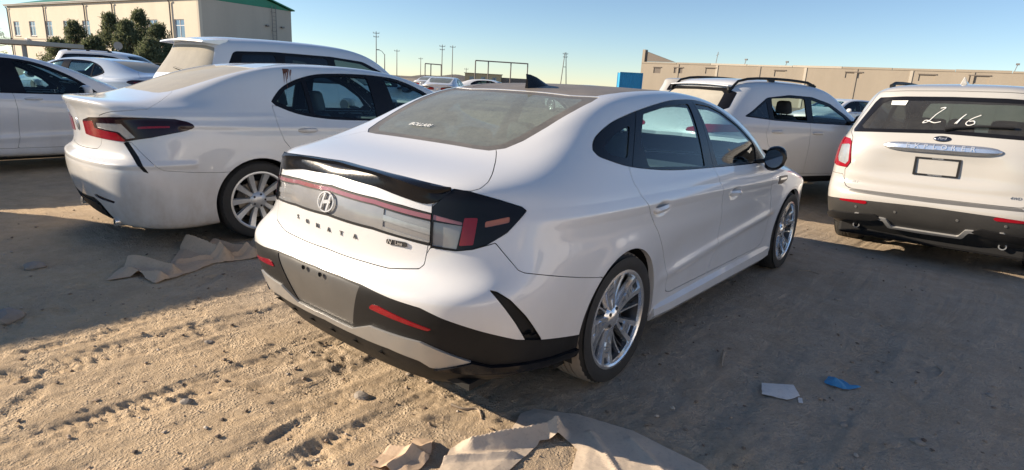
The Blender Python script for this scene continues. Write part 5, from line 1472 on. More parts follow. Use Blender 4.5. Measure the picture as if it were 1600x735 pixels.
def build_pebbles():
    """loose grit and small stones, too many to count"""
    R = np.random.RandomState(3); vs, fs = [], []
    ico = [(0, 0, 1), (.89, 0, .45), (.28, .85, .45), (-.72, .53, .45), (-.72, -.53, .45), (.28, -.85, .45), (0, 0, -.6)]
    tf = [(0, 1, 2), (0, 2, 3), (0, 3, 4), (0, 4, 5), (0, 5, 1), (6, 2, 1), (6, 3, 2), (6, 4, 3), (6, 5, 4), (6, 1, 5)]
    n = 2600
    px = R.uniform(-5, 4.5, n); py = R.uniform(-2.5, 5.5, n); near = R.rand(n) < .45
    px[near] = R.uniform(-2.2, 2.6, near.sum()); py[near] = R.uniform(-2.2, 1.6, near.sum())
    pz = ground_height(px, py)
    for i in range(n):
        r = .003+.011*R.rand()**3; a = R.rand()*6.28; sx, sy, sz = r*(1+.6*R.rand()), r*(.7+.5*R.rand()), r*(.5+.5*R.rand()); b = len(vs)
        ca, sa = math.cos(a), math.sin(a)
        for x, y, z in ico:
            j = 1+.35*(R.rand()-.5); x, y = x*sx*j, y*sy*j
            vs.append((px[i]+x*ca-y*sa, py[i]+x*sa+y*ca, pz[i]+z*sz*j+.1*r))
        fs += [(p+b, q+b, s+b) for p, q, s in tf]
    me = bpy.data.meshes.new('gravel'); me.from_pydata(vs, [], fs); me.update()
    t = NT('grit'); g = t.n('NewGeometry')
    c = t.ramp(g.outputs['Random Per Island'], [(0, (.12, .09, .07)), (.4, (.27, .20, .14)), (.8, (.40, .31, .23)), (1, (.55, .48, .40))])
    t.done(pbsdf(t, c, .9)); M['grit'] = t.m
    tag(link('gravel', me, 'grit'), 'loose grit and pebbles scattered over the dirt', 'gravel', kind='stuff')
def stone(x, y, r, label, seed, flat=.55, mat='stone'):
    R = np.random.RandomState(seed); bm = bmesh.new(); bmesh.ops.create_icosphere(bm, subdivisions=2, radius=1)
    o = R.rand(3)*50
    for v in bm.verts:
        c = v.co; k = 1+.45*float(vnoise(np.array(c.x+o[0]), np.array(c.y+c.z+o[1]), 1.4)); v.co = Vector((c.x*r*1.25*k, c.y*r*k, max(c.z, -.5)*r*flat*k))
    me = bpy.data.meshes.new('stone'); bm.to_mesh(me); bm.free()
    ob = link('stone', me, mat); ob.location = (x, y, float(ground_height(np.array(x), np.array(y)))+r*.15); ob.rotation_euler = (0, 0, R.rand()*6)
    tag(ob, label, 'stone', 'stones lying on the dirt')
# ------------------------------------------------------------------ litter
def sheet(name, outline, label, cat, mat, amp, freq, seed, lift=.004, step=.010, ridge=None, group=None):
    """a crumpled sheet cut to an outline on the ground"""
    P = np.array(outline, float); lo, hi = P.min(0), P.max(0)
    X = np.arange(lo[0], hi[0]+step, step); Y = np.arange(lo[1], hi[1]+step, step)
    gx, gy = np.meshgrid(X, Y, indexing='ij'); V = np.stack([gx, gy, 0*gx], 2).reshape(-1, 3)
    ny = len(Y); idx = np.arange(V.shape[0]).reshape(len(X), ny)
    F = np.stack([idx[:-1, :-1], idx[1:, :-1], idx[1:, 1:], idx[:-1, 1:]], 2).reshape(-1, 4)
    S = Surf(V, np.tile((0, 0, 1.0), (len(V), 1)), None, F.ravel(), 4*np.arange(len(F)+1))
    e = poly_sdf(V[:, :2], P)+.005*vnoise(V[:, 0], V[:, 1], 40, seed)
    S, _ = S.split(e)
    x, y = S.V[:, 0], S.V[:, 1]
    # sharp folds: the largest of several tilted planes
    R = np.random.RandomState(seed); z = np.zeros(len(x))
    for k in range(4):
        a = R.rand()*math.pi; c = R.uniform(0, 1); q = ((x-lo[0])*math.cos(a)+(y-lo[1])*math.sin(a))*freq+R.rand()*5
        z += (np.abs((q % 1)-.5)*2-.5)*R.uniform(.3, 1)
    for k in range(4):
        a = R.rand()*math.pi; q = ((x-lo[0])*math.cos(a)+(y-lo[1])*math.sin(a))*freq*2.4+R.rand()*5
        z += (np.abs((q % 1)-.5)*2-.5)*R.uniform(.15, .45)
    d = -poly_sdf(S.V[:, :2], P)
    hgt = amp*np.clip(z*.42+.5, 0, 1.2)*np.clip(.25+d/.06, 0, 1)
    hgt = hgt+.08*amp*fbm(x, y, 24+seed, 3)
    if ridge is not None:
        for (p, q, w, h) in ridge:
            dd, _t = curve_dist(S.V[:, :2], [p, q]); hgt = hgt+h*np.clip(1-np.abs(dd)/w, 0, 1)**1.3
    g = base_height(x, y)
    S.V[:, 2] = np.maximum(g+lift+.004+np.maximum(hgt, 0), ground_height(x, y)+.003)
    me = bpy.data.meshes.new(name); me.from_pydata(S.V.tolist(), [], S.faces()); me.update()
    o = link(name, me, mat)
    md = o.modifiers.new('thick', 'SOLIDIFY'); md.thickness = .0012
    tag(o, label, cat, group)
    return o
def paper_mat(name, col, trans=.25, scale=7):
    t = NT(name); v = t.obj(); f = t.noise(scale, 6, .65, v); f2 = t.noise(scale*8, 4, .7, v)
    c = t.mix(f, [k*.78 for k in col], [min(k*1.15, 1) for k in col]); c = t.mix(t.math('MULTIPLY', t.ramp(f2, [(.5, 0), (.75, 1)]), .45), c, [k*.5 for k in col])
    b = t.n('BsdfPrincipled'); t.l(c, b.inputs['Base Color']); b.inputs['Roughness'].default_value = .75; t.l(t.bump(f2, .35, .004), b.inputs['Normal'])
    tr = t.n('BsdfTranslucent'); t.l(c, tr.inputs[0]); mx = t.n('MixShader'); mx.inputs[0].default_value = trans; t.l(b.outputs[0], mx.inputs[1]); t.l(tr.outputs[0], mx.inputs[2])
    t.done(mx.outputs[0]); M[name] = t.m
def build_litter():
    paper_mat('kraft_paper', (.70, .52, .36)); paper_mat('packing_film', (.78, .66, .53), .30); paper_mat('white_paper', (.80, .76, .72), .1); paper_mat('blue_plastic', (.10, .38, .68))
    M['stone'] = simple('pale_stone', (.30, .26, .22), .9, 0, 0, .3, 14, .4); M['wood'] = simple('dry_twig', (.36, .29, .22), .9, 0, 0, .3, 30, .3)
    sheet('crumpled_paper', [(-2.26, -1.27), (-2.43, -1.14), (-2.56, -.98), (-2.30, -.86), (-2.71, -.60), (-2.62, -.46), (-2.40, -.20), (-2.45, -.02), (-2.05, -.12), (-2.10, -.35), (-2.16, -.61), (-2.08, -.77), (-1.99, -1.07), (-2.22, -1.08)], 'torn strip of brown kraft paper crumpled beside the dusty saloon', 'paper', 'kraft_paper', .030, 2.6, 3, step=.008, ridge=[((-2.50, -1.05), (-2.12, -.90), .06, .07), ((-2.30, -1.12), (-2.05, -1.0), .05, .04), ((-2.66, -.58), (-2.20, -.50), .07, .10), ((-2.55, -.42), (-2.14, -.30), .06, .06), ((-2.40, -.16), (-2.12, -.20), .05, .07), ((-2.30, -.80), (-2.20, -.30), .035, .03)])
    sheet('packing_sheet', [(.80, -.50), (.97, -.40), (1.22, -.34), (1.54, -.36), (1.85, -.46), (1.75, -.85), (1.40, -1.02), (1.22, -.86), (1.12, -.63), (1.05, -.60), (.98, -.70), (1.02, -1.12), (.86, -1.22), (.74, -.98), (.76, -.84), (.83, -.70), (.78, -.58)], 'large pale brown packing sheet folded on the ground at the bottom edge', 'sheet', 'packing_film', .016, 2.2, 8, ridge=[((.80, -.92), (.98, -.60), .07, .055), ((.98, -.58), (1.20, -.86), .045, .040), ((1.10, -.50), (1.45, -.75), .03, .012), ((1.25, -.42), (1.60, -.60), .03, .010), ((.78, -1.05), (.95, -.85), .03, .02)])
    sheet('paper_scrap', [(.59, -1.27), (.57, -1.16), (.61, -1.08), (.58, -1.04), (.65, -.99), (.74, -1.10), (.76, -1.22), (.68, -1.24)], 'small torn piece of brown paper on the sunlit dirt', 'paper', 'kraft_paper', .014, 4, 12, step=.007, ridge=[((.58, -1.16), (.72, -1.10), .035, .030), ((.66, -1.24), (.68, -1.0), .03, .022)])
    sheet('white_card', [(1.49, .54), (1.62, .64), (1.68, .54), (1.64, .45), (1.53, .42)], 'flat piece of whitish card on the shaded dirt', 'card', 'white_paper', .008, 4, 15)
    sheet('blue_wrapper', [(1.73, .79), (1.735, .87), (1.80, .90), (1.84, .865), (1.90, .875), (1.83, .78), (1.77, .775)], 'crumpled blue plastic wrapper on the shaded dirt', 'wrapper', 'blue_plastic', .030, 9, 21)
    sheet('paper_chip', [(1.675, .52), (1.695, .525), (1.71, .475), (1.69, .465)], 'tiny white paper chip beside the white card', 'paper', 'white_paper', .004, 4, 25, step=.006)
    def twig(pts, r, label):
        P = []
        for x, y in pts: P.append((x, y, float(ground_height(np.array(x), np.array(y)))+r*.9))
        P = catmull(P, 5, False)
        o = MB().tube(P, np.linspace(r, r*.45, len(P)), 6).build('twig', 'wood', None, 60); tag(o, label, 'twig', 'twigs lying on the dirt')
    twig([(1.21, .76), (1.235, .67), (1.27, .57)], .010, 'straight grey stick on the shaded dirt near the rear wheel')
    twig([(.50, -.74), (.56, -.72), (.61, -.68), (.68, -.73)], .007, 'pale bent twig on the sunlit sand near the bumper')
    twig([(2.17, 1.52), (2.20, 1.45), (2.19, 1.36)], .006, 'short pale twig on the dirt in front of the white SUV')
    twig([(1.05, 2.9), (1.12, 2.95), (1.22, 2.93)], .006, 'thin pale twig on the dirt beside the front wheel')
    for x, y, r, l, s in ((-2.85, -1.52, .055, 'flat grey stone in the shade behind the dusty saloon', 1), (-1.93, -1.86, .085, 'broad flat slab of stone at the left edge', 2), (2.18, .49, .022, 'small round stone near the bottom right corner', 3), (1.9, .42, .018, 'small grey stone below the blue wrapper', 4), (2.42, 1.3, .02, 'small stone at the right edge of the shaded dirt', 5), (1.48, 2.35, .02, 'pale pebble between the chrome wheel and the white SUV', 6), (-.35, -1.55, .024, 'clod of pale dirt on the sunlit sand', 7), (.15, -.98, .03, 'dark clod beside the wheel track', 8), (-.9, -1.2, .02, 'small clod in the sunlit footprints', 9)):
        stone(x, y, r, l, s)
# ------------------------------------------------------------------ buildings, poles, trees
def wall_mat(name, col, stain=.25, scale=.5):
    t = NT(name); v = t.obj(); mp = t.n('Mapping'); t.l(v, mp.inputs[0]); mp.inputs['Scale'].default_value = (1, 1, .25)
    n1 = t.noise(scale, 6, .65, mp.outputs[0]); n2 = t.noise(scale*9, 5, .7, v)
    c = t.mix(n1, [k*(1-stain) for k in col], [min(k*(1+stain*.5), 1) for k in col]); c = t.mix(t.math('MULTIPLY', n2, .25), c, [k*.7 for k in col])
    t.done(pbsdf(t, c, .92, 0, 0, .2, t.bump(n2, .3, .03))); M[name] = t.m
def frame_boxes(mb, c, w, h, fx, t, d): pass
class Facade:
    """wall frame: u along the wall, z up, n outwards"""
    def __init__(s, a, b): 
        s.a = np.array((*a, 0), float); d = np.array((*b, 0), float)-s.a; s.L = np.linalg.norm(d); s.u = d/s.L; s.n = np.cross(s.u, (0, 0, 1.0))
    def p(s, u, z, o=0.0): return tuple(s.a+s.u*u+s.n*o+np.array((0, 0, z)))
    def box(s, mb, u0, u1, z0, z1, o0, o1, mi=0):
        return mb.hexa([s.p(u0, z0, o0), s.p(u1, z0, o0), s.p(u1, z0, o1), s.p(u0, z0, o1), s.p(u0, z1, o0), s.p(u1, z1, o0), s.p(u1, z1, o1), s.p(u0, z1, o1)], mi)
def wall_with_holes(fa, L, H, holes, thick, z0=0.0):
    """wall slab split round window openings"""
    mb = MB(); us = sorted({0, L}|{h[0] for h in holes}|{h[1] for h in holes})
    for a, b in zip(us[:-1], us[1:]):
        if b-a < 1e-6: continue
        m = (a+b)/2; cut = sorted([(h[2], h[3]) for h in holes if h[0] < m < h[1]]); z = z0
        for c, d in cut:
            if c > z: fa.box(mb, a, b, z, c, -thick, 0)
            z = d
        if z < H: fa.box(mb, a, b, z, H, -thick, 0)
    return mb
def window_unit(fa, u0, u1, z0, z1, parent, frame, glassm, bars=2, depth=-.12):
    mb = MB(); t = .09
    fa.box(mb, u0, u1, z0, z0+t, depth-.05, depth+.03); fa.box(mb, u0, u1, z1-t, z1, depth-.05, depth+.03)
    fa.box(mb, u0, u0+t, z0+t, z1-t, depth-.05, depth+.03); fa.box(mb, u1-t, u1, z0+t, z1-t, depth-.05, depth+.03)
    for i in range(1, bars):
        c = u0+(u1-u0)*i/bars; fa.box(mb, c-.04, c+.04, z0+t, z1-t, depth-.045, depth+.02)
    fa.box(mb, u0+t, u1-t, z0+(z1-z0)*.66, z0+(z1-z0)*.66+.07, depth-.04, depth+.015)
    w = mb.build('window', frame, parent)
    g = MB(); fa.box(g, u0+t, u1-t, z0+t, z1-t, depth-.03, depth-.02); g.build('pane', glassm, w)
    s = MB(); fa.box(s, u0-.08, u1+.08, z0-.10, z0-.005, -.05, .09); s.build('sill', 'concrete', w)
def build_buildings():
    wall_mat('cream_render', (.76, .68, .55), .22, .35); wall_mat('tan_render', (.40, .345, .275), .2, .3); wall_mat('pale_render', (.58, .52, .43), .25, .3); wall_mat('yellow_render', (.55, .46, .28), .15, .3)
    wall_mat('brown_render', (.22, .19, .165), .2, .3)
    M['concrete'] = simple('concrete', (.40, .37, .33), .9, 0, 0, .2, 2, .3); M['green_roof'] = simple('green_metal_roof', (.03, .22, .13), .5, .2, 0, .15, 1); M['pipe'] = simple('grey_pipe', (.22, .21, .2), .6, .3, 0, .2, 4)
    M['shop_white'] = simple('white_window_frame', (.66, .66, .68), .5, 0, 0, .08, 3); M['far_glass'] = simple('far_window_glass', (.13, .19, .28), .08, .3, .6, .3, .6)
    # two storey works on the left
    A, B, Cc = np.array((-69.97, 29.18)), np.array((-122.25, 22.84)), np.array((-71.6, 41.4))
    root = empty('works_building', (0, 0, 0)); tag(root, 'long cream works building with green roof edge behind the pine trees', 'building')
    fa = Facade(tuple(B), tuple(A)); H = 8.6; L = fa.L
    ctr = [1.7+i*5.72 for i in range(9)]
    wins = []
    cam2 = np.array(CAM_LOC[:2])
    holes = [(c, c+2.1, 4.25, 6.35) for c in ctr]
    holes = [h for h in holes if h[1] < L-1]
    wall_with_holes(fa, L, H, holes, .35).build('front_wall', 'cream_render', root)
    for h in holes: window_unit(fa, h[0], h[1], h[2], h[3], root, 'shop_white', 'far_glass')
    for u in (6.2, 17.6, 29.1, 40.5):
        mb = MB(); fa.box(mb, u, u+.9, 3.2, 3.85, .02, .42); ac = mb.build('air_conditioner', 'shop_white', root, bevel=.03); g_ = MB(); fa.box(g_, u+.12, u+.62, 3.27, 3.78, .425, .44); g_.build('fan_grille', 'pipe', ac)
    mb = MB(); fa.box(mb, 0, L, 3.72, 3.9, .0, .05); mb.build('belt_course', 'pale_render', root)
    for u in (.4, 13.4, 25.9, 33.5, 47.0):
        mb = MB(); mb.tube([fa.p(u, .2, .14), fa.p(u, H-.4, .14), fa.p(u, H-.1, .35)], .085, 8); mb.build('drain_pipe', 'pipe', root, 60)
    mb = MB(); fa.box(mb, -.3, L+.3, H, H+.14, -.6, .35); fa.box(mb, -.3, L+.3, H+.14, H+.26, -.6, .42); mb.build('eaves', 'pipe', root)
    fb = Facade(tuple(A), tuple(Cc)); W = fb.L
    mb = MB(); pr = [(0, 0), (W, 0), (W, H-.1), (W*.5, H+1.35), (0, H-.1)]
    mb.hexa([fb.p(0, 0, 0), fb.p(W, 0, 0), fb.p(W, 0, -.35), fb.p(0, 0, -.35), fb.p(0, H, 0), fb.p(W, H, 0), fb.p(W, H, -.35), fb.p(0, H, -.35)])
    mb.build('gable_wall', 'pale_render', root)
    mb = MB(); mb.add([fb.p(.0, H+.01, .02), fb.p(W, H+.01, .02), fb.p(W*.5, H+1.6, .02), fb.p(.0, H+.01, -.33), fb.p(W, H+.01, -.33), fb.p(W*.5, H+1.6, -.33)], [(0, 1, 2), (5, 4, 3), (0, 3, 4, 1), (1, 4, 5, 2), (2, 5, 3, 0)]); mb.build('gable_top', 'green_roof', root)
    mb = MB(); e = np.array((*(-fa.u[:2]), 0))*L
    def q(u, z, o, far): return tuple(np.array(fb.p(u, z, o))+(e if far else 0))
    for u0, z0_, u1, z1_ in ((-.3, H+.02, W*.5, H+1.75), (W+.3, H+.02, W*.5, H+1.75)):
        mb.hexa([q(u0, z0_, .4, 0), q(u1, z1_, .4, 0), q(u1, z1_, -.3, 1), q(u0, z0_, -.3, 1), q(u0, z0_+.14, .4, 0), q(u1, z1_+.14, .4, 0), q(u1, z1_+.14, -.3, 1), q(u0, z0_+.14, -.3, 1)])
    mb.build('roof', 'green_roof', root)
    lad = MB()
    for s_ in (-.28, .28): lad.bar(fb.p(W*.78+s_, 3.0, .22), fb.p(W*.78+s_, H+.3, .22), .06)
    for z_ in np.arange(3.2, H, .45): lad.bar(fb.p(W*.78-.28, z_, .22), fb.p(W*.78+.28, z_, .22), .035)
    for z_ in (3.6, 6.0, 8.2):
        for s_ in (-.28, .28): lad.bar(fb.p(W*.78+s_, z_, .0), fb.p(W*.78+s_, z_, .22), .04)
    lad.build('wall_ladder', 'pipe', root)
    for u in (W*.70, W*.88):
        mb = MB(); fb.box(mb, u-.18, u+.18, 6.4, 6.6, .0, .35); mb.build('wall_lamp', 'pipe', root, bevel=.03)
    fc = Facade((A[0]+e[0], A[1]+e[1]), tuple(B)); D = Cc+e[:2]
    mb = MB(); fd = Facade(tuple(Cc), tuple(D)); fd.box(mb, 0, fd.L, 0, H, -.35, 0); Facade(tuple(D), tuple(B)).box(mb, 0, float(np.linalg.norm(D-B)), 0, H, -.35, 0); mb.build('rear_wall', 'cream_render', root)
    # flat canopy before it
    root = empty('canopy', (-53, 6.5, 0)); root.rotation_euler = (0, 0, math.radians(38)); tag(root, 'pale flat roofed canopy on posts at the far left', 'canopy')
    MB().box((0, 0, 2.20), (12, 5, .28)).build('canopy_roof', 'pale_render', root, bevel=.03)
    for x in (-5.5, -1.9, 1.9, 5.5):
        for y in (-2.2, 2.2): MB().box((x, y, 1.03), (.16, .16, 2.06)).build('post', 'concrete', root)
    # long low shed on the right
    root = empty('long_shed', (0, 0, 0)); tag(root, 'long tan shed with flat parapet running along the right horizon', 'building')
    P1, P2 = np.array((-45.2, 86.8)), np.array((2.1, 87.75)); d = (P2-P1)/np.linalg.norm(P2-P1); P2e = P1+d*95
    fa = Facade(tuple(P1), tuple(P2e)); L = fa.L; H = 5.35
    wn_ = [(2.2, 3.4, 3.9, 4.75), (5.6, 7.0, 4.0, 4.8), (10.6, 12.2, 4.1, 4.9), (20.5, 21.9, 4.05, 4.85), (29.4, 31.3, 4.2, 4.9), (37.5, 39.2, 4.15, 4.9), (42.5, 44.4, 4.1, 4.95), (48.2, 50.4, 4.1, 5.0), (58, 60, 4.1, 4.9), (67, 69, 4.1, 4.9)]
    holes = wn_
    wall_with_holes(fa, L, H, holes, .3).build('front_wall', 'tan_render', root)
    for i, h in enumerate(holes):
        mb = MB(); fa.box(mb, h[0], h[1], h[2], h[3], -.28, -.08 if i not in (7,) else -.03); mb.build('blocked_window', 'brown_render' if i in (0, 1) else 'tan_render', root)
        s = MB(); fa.box(s, h[0]-.1, h[1]+.1, h[3]+.01, h[3]+.12, -.02, .09); s.build('lintel', 'brown_render', root)
    for u in np.arange(6.2, L-1, 6.1):
        mb = MB(); fa.box(mb, u-.16, u+.16, .01, H-.02, .0, .07); mb.build('pilaster', 'pale_render' if int(u) % 4 == 0 else 'tan_render', root)
    u = 0
    while u < L-1:
        w = rng.uniform(5.2, 7.4); mb = MB(); fa.box(mb, u+.03, min(u+w, L)-.03, H+.002, H+.24+rng.uniform(-.03, .05), -.34, .06); mb.build('parapet_slab', 'pale_render' if rng.random() < .25 else 'tan_render', root); u += w
    mb = MB(); fa.box(mb, 0, L, -.2, .0, -9, 0); fa.box(mb, 0, .3, 0, H, -9, -.31); fa.box(mb, L-.3, L, 0, H, -9, -.31); fa.box(mb, 0, L, H-.2, H-.01, -9, -.31); mb.build('roof_slab', 'brown_render', root)
    mb = MB(); mb.add([fa.p(.02, H+.3, -.2), fa.p(5.5, H+.3, -.2), fa.p(.02, H+2.0, -.2), fa.p(.02, H+.3, -.6), fa.p(5.5, H+.3, -.6), fa.p(.02, H+2.0, -.6)], [(0, 1, 2), (5, 4, 3), (0, 3, 4, 1), (1, 4, 5, 2), (2, 5, 3, 0)]); mb.build('wing_wall', 'brown_render', root)
    mb = MB(); fa.box(mb, .0, .45, H, H+2.1, -.9, .02); mb.build('end_pier', 'tan_render', root)
    for u, h in ((12.0, 1.7), (16.2, .7), (46.5, .8), (21.8, .5)):
        mb = MB(); mb.bar(fa.p(u, H+.2, -.1), fa.p(u+.15, H+.2+h, -.1), .07); mb.box(np.array(fa.p(u+.15, H+.2+h, -.1)), (.35, .3, .2)) if h < 1 else mb.bar(fa.p(u-.1, H+h*.8, -.1), fa.p(u+.3, H+h*.95, -.1), .04); mb.build('roof_mast', 'pipe', root)
    # pale yard wall before the shed
    w = empty('yard_wall', (0, 0, 0)); tag(w, 'low pale yard wall in front of the long shed', 'wall')
    fw = Facade((-8.0, 62.0), (46.0, 64.0)); u = 0
    while u < fw.L:
        mb = MB(); fw.box(mb, u+.03, u+2.97, 0, 2.0+rng.uniform(-.03, .03), -.22, 0); mb.build('wall_panel', 'pale_render', w); u += 3.0
    # blue container
    root = empty('blue_container', (-41.2, 76.2, 0)); root.scale = (.52, .9, .95); root.rotation_euler = (0, 0, math.radians(39)); tag(root, 'blue steel container beside the end of the long shed', 'container')
    M['container_blue'] = simple('container_blue', (.03, .30, .55), .55, .1, 0, .15, 1.5)
    mb = MB(); z0, z1 = 1.0, 3.65; vs = []; fs = []
    xs = np.arange(-3.0, 3.01, .15); 
    for i, x in enumerate(xs):
        o = -1.22+(.0 if i % 4 in (0, 1) else .06); vs += [(x, o, z0), (x, o, z1)]
    fs = [(2*i, 2*i+2, 2*i+3, 2*i+1) for i in range(len(xs)-1)]; mb.add(vs, fs); mb.box((0, .02, (z0+z1)/2), (6.0, 2.2, z1-z0-.02)); mb.build('corrugated_side', 'container_blue', root)
    mb = MB()
    for x in (-3.05, 3.05):
        for y in (-1.22, 1.2): mb.box((x, y, (z0+z1)/2), (.16, .16, z1-z0+.14))
    mb.box((0, -1.24, z1+.03), (6.2, .12, .12)); mb.box((0, -1.24, z0-.03), (6.2, .12, .14)); mb.box((0, 0, .45), (5.6, 2.0, .9)); mb.build('container_frame', 'container_blue', root)
    # small yellow house with shed beyond
    root = empty('yellow_house', (-101, 112.5, 0)); root.rotation_euler = (0, 0, math.radians(39)); tag(root, 'small yellow flat roofed house on the horizon', 'building')
    MB().box((-1.2, 0, 1.4), (9.0, 5, 2.8)).build('wall', 'yellow_render', root); MB().box((6.6, .4, 1.1), (6.5, 4, 2.2)).build('annex', 'brown_render', root); MB().box((-1.2, 0, 2.87), (9.5, 5.4, .13)).build('roof', 'brown_render', root)
    for x in (-4, -1.2, 1.6): MB().box((x, -2.53, 1.5), (1.0, .08, 1.1)).build('window', 'far_glass', root)
    # hills
    mb = MB(); n = 40; vs = []; fs = []
    for i in range(n+1):
        a = math.radians(-52+i*14/n); 
        for r, k in ((330, 0), (380, .6), (430, 1), (520, 0)):
            h = k*max(.3, 2.6*math.exp(-((i-20)/9)**2)+.5*math.sin(i*.7)+1.5)
            vs.append((r*math.sin(a), r*math.cos(a), h-.6))
    for i in range(n):
        for j in range(3): fs.append((i*4+j, i*4+j+1, (i+1)*4+j+1, (i+1)*4+j))
    mb.add(vs, fs); wall_mat('hill_earth', (.16, .145, .13), .3, .03); tag(mb.build('hills', 'hill_earth', None, 180), kind='structure')
def pole(x, y, h, label, arms=1, r=.13, lamp=False, double=False):
    root = empty('utility_pole', (x, y, 0)); tag(root, label, 'pole', 'utility poles on the horizon')
    ang = math.atan2(y-CAM_LOC[1], x-CAM_LOC[0]); ux, uy = -math.sin(ang), math.cos(ang)
    if double:
        for s in (-1, 1): MB().tube([(ux*s*.75, uy*s*.75, 0), (ux*s*.12, uy*s*.12, h)], [r, r*.7], 8).build('pole_leg', 'pole_concrete', root, 60)
        MB().bar((-ux*.4, -uy*.4, h*.62), (ux*.4, uy*.4, h*.62), .12).build('cross_arm', 'pole_concrete', root)
    else: MB().tube([(0, 0, 0), (0, 0, h)], [r, r*.6], 8).build('shaft', 'pole_concrete', root, 60)
    for k in range(arms):
        z = h-.35-k*.7; w = .62-.1*k
        c = MB(); c.bar((-ux*w, -uy*w, z), (ux*w, uy*w, z), .10); c.build('cross_arm', 'pole_concrete', root)
        for s in (-.9, .9):
            MB().lathe([(0, .20), (.04, .18), (.05, .08), (.03, .0)], 8, 'z', (ux*w*s, uy*w*s, z+.05)).build('insulator', 'pipe', root, 60)
    if lamp:
        MB().tube([(0, 0, h-.1), (ux*.5, uy*.5, h+.5), (ux*1.0, uy*1.0, h+.7)], .05, 6).build('lamp_arm', 'pipe', root, 60); MB().box((ux*1.2, uy*1.2, h+.72), (.6, .3, .16), math.atan2(uy, ux)).build('lamp_head', 'pipe', root, bevel=.03)
def pix(u, Z):
    """ground point straight below a bearing, for laying out the far skyline"""
    fx = Vector(_f); rx = Vector(_r); ux = Vector(_u)
    d = fx+rx*((u-800)/928.96)-ux*((60+.055*u+25-367.5)/928.96)
    return CAM_LOC[0]+d.x*Z, CAM_LOC[1]+d.y*Z
def build_skyline():
    M['pole_concrete'] = simple('pole_concrete', (.20, .18, .165), .9, 0, 0, .15, 2)
    for u, Z, h, arms, lamp, dbl, l in ((588, 120, 9.6, 2, False, False, 'tallest utility pole with stacked insulators above the tall wagon'), (601, 110, 5.0, 0, True, False, 'street lamp pole with one curved arm above the tall wagon'), (620, 140, 7.2, 1, False, False, 'utility pole over the front of the tall wagon'), (657, 170, 6.6, 1, False, False, 'thin far pole left of the low gantry'), (690, 130, 8.3, 2, False, False, 'thick utility pole right of the low gantry'), (706, 135, 8.5, 1, False, False, 'utility pole with one wide cross arm beside the thick pole'), (728, 180, 4.6, 1, False, False, 'short far pole left of the yellow house'), (880, 140, 8.6, 2, False, True, 'twin legged pole standing alone above the black roof')):
        x, y = pix(u, Z); pole(x, y, h, l, arms, .11, lamp, dbl)
    for nm, u0, u1, Z, h, posts, l in (('pipe_gantry', 742, 823, 130, 5.4, (742, 762, 797, 823), 'wide pipe gantry on four posts over the yellow house'), ('pipe_gantry', 664, 689, 150, 4.6, (664, 673, 689), 'narrow pipe gantry beside the thick pole')):
        x0, y0 = pix(u0, Z); root = empty(nm, (x0, y0, 0)); tag(root, l, 'gantry', 'pipe gantries on the horizon')
        for u in posts:
            x, y = pix(u, Z); MB().tube([(x-x0, y-y0, 0), (x-x0, y-y0, h)], .13, 8).build('post', 'pole_concrete', root, 60)
        x1, y1 = pix(u1, Z); MB().tube([(0, 0, h), ((x1-x0), (y1-y0), h-.1)], .13, 8).build('pipe', 'pole_concrete', root, 60)
def foliage_tree(x, y, h, w, label, seed, dens=5200):
    w *= 1.22
    R = np.random.RandomState(seed)
    root = empty('pine_tree', (x, y, 0)); tag(root, label, 'tree', 'pine trees before the works building')
    mb = MB(); mb.tube([(0, 0, 0), (.05, .0, h*.4), (.0, .05, h*.9)], [.16, .11, .03], 8)
    for k in range(9):
        z = h*(.15+.08*k); a = k*2.4; r = w*.42*(1-.75*z/h); mb.tube([(0, 0, z), (r*math.cos(a)*.6, r*math.sin(a)*.6, z+.25), (r*math.cos(a), r*math.sin(a), z+.55)], [.06, .04, .015], 5)
    mb.build('trunk', 'bark', root, 60)
    # clumps of needles on bough ends
    vs, fs = [], []
    boughs = []
    for k in range(84):
        t = R.rand()**.8; z = h*(.06+.92*t); rad = w*.5*(1-t)**.85*(.45+.75*R.rand())+.05; a = R.rand()*6.283
        boughs.append((rad*math.cos(a), rad*math.sin(a), z, .30+.42*R.rand()*(1-.5*t)))
    for k in range(dens):
        bx, by, bz, br = boughs[R.randint(len(boughs))]
        p = R.randn(3); p /= np.linalg.norm(p); p *= br*R.rand()**.4; c = np.array((bx, by, bz))+p*(1, 1, .8)
        if c[2] < .15: continue
        d = R.randn(3); d[2] += .6; d /= np.linalg.norm(d); e = np.cross(d, R.randn(3)); e /= np.linalg.norm(e); L = .14+.16*R.rand(); b = .022+.026*R.rand(); n = len(vs)
        vs += [c-e*b, c+e*b, c+d*L+e*b*.4, c+d*L-e*b*.4]; fs.append((n, n+1, n+2, n+3))
    me = bpy.data.meshes.new('crown'); me.from_pydata([tuple(q) for q in vs], [], fs); me.update()
    link('crown', me, 'needles', root)
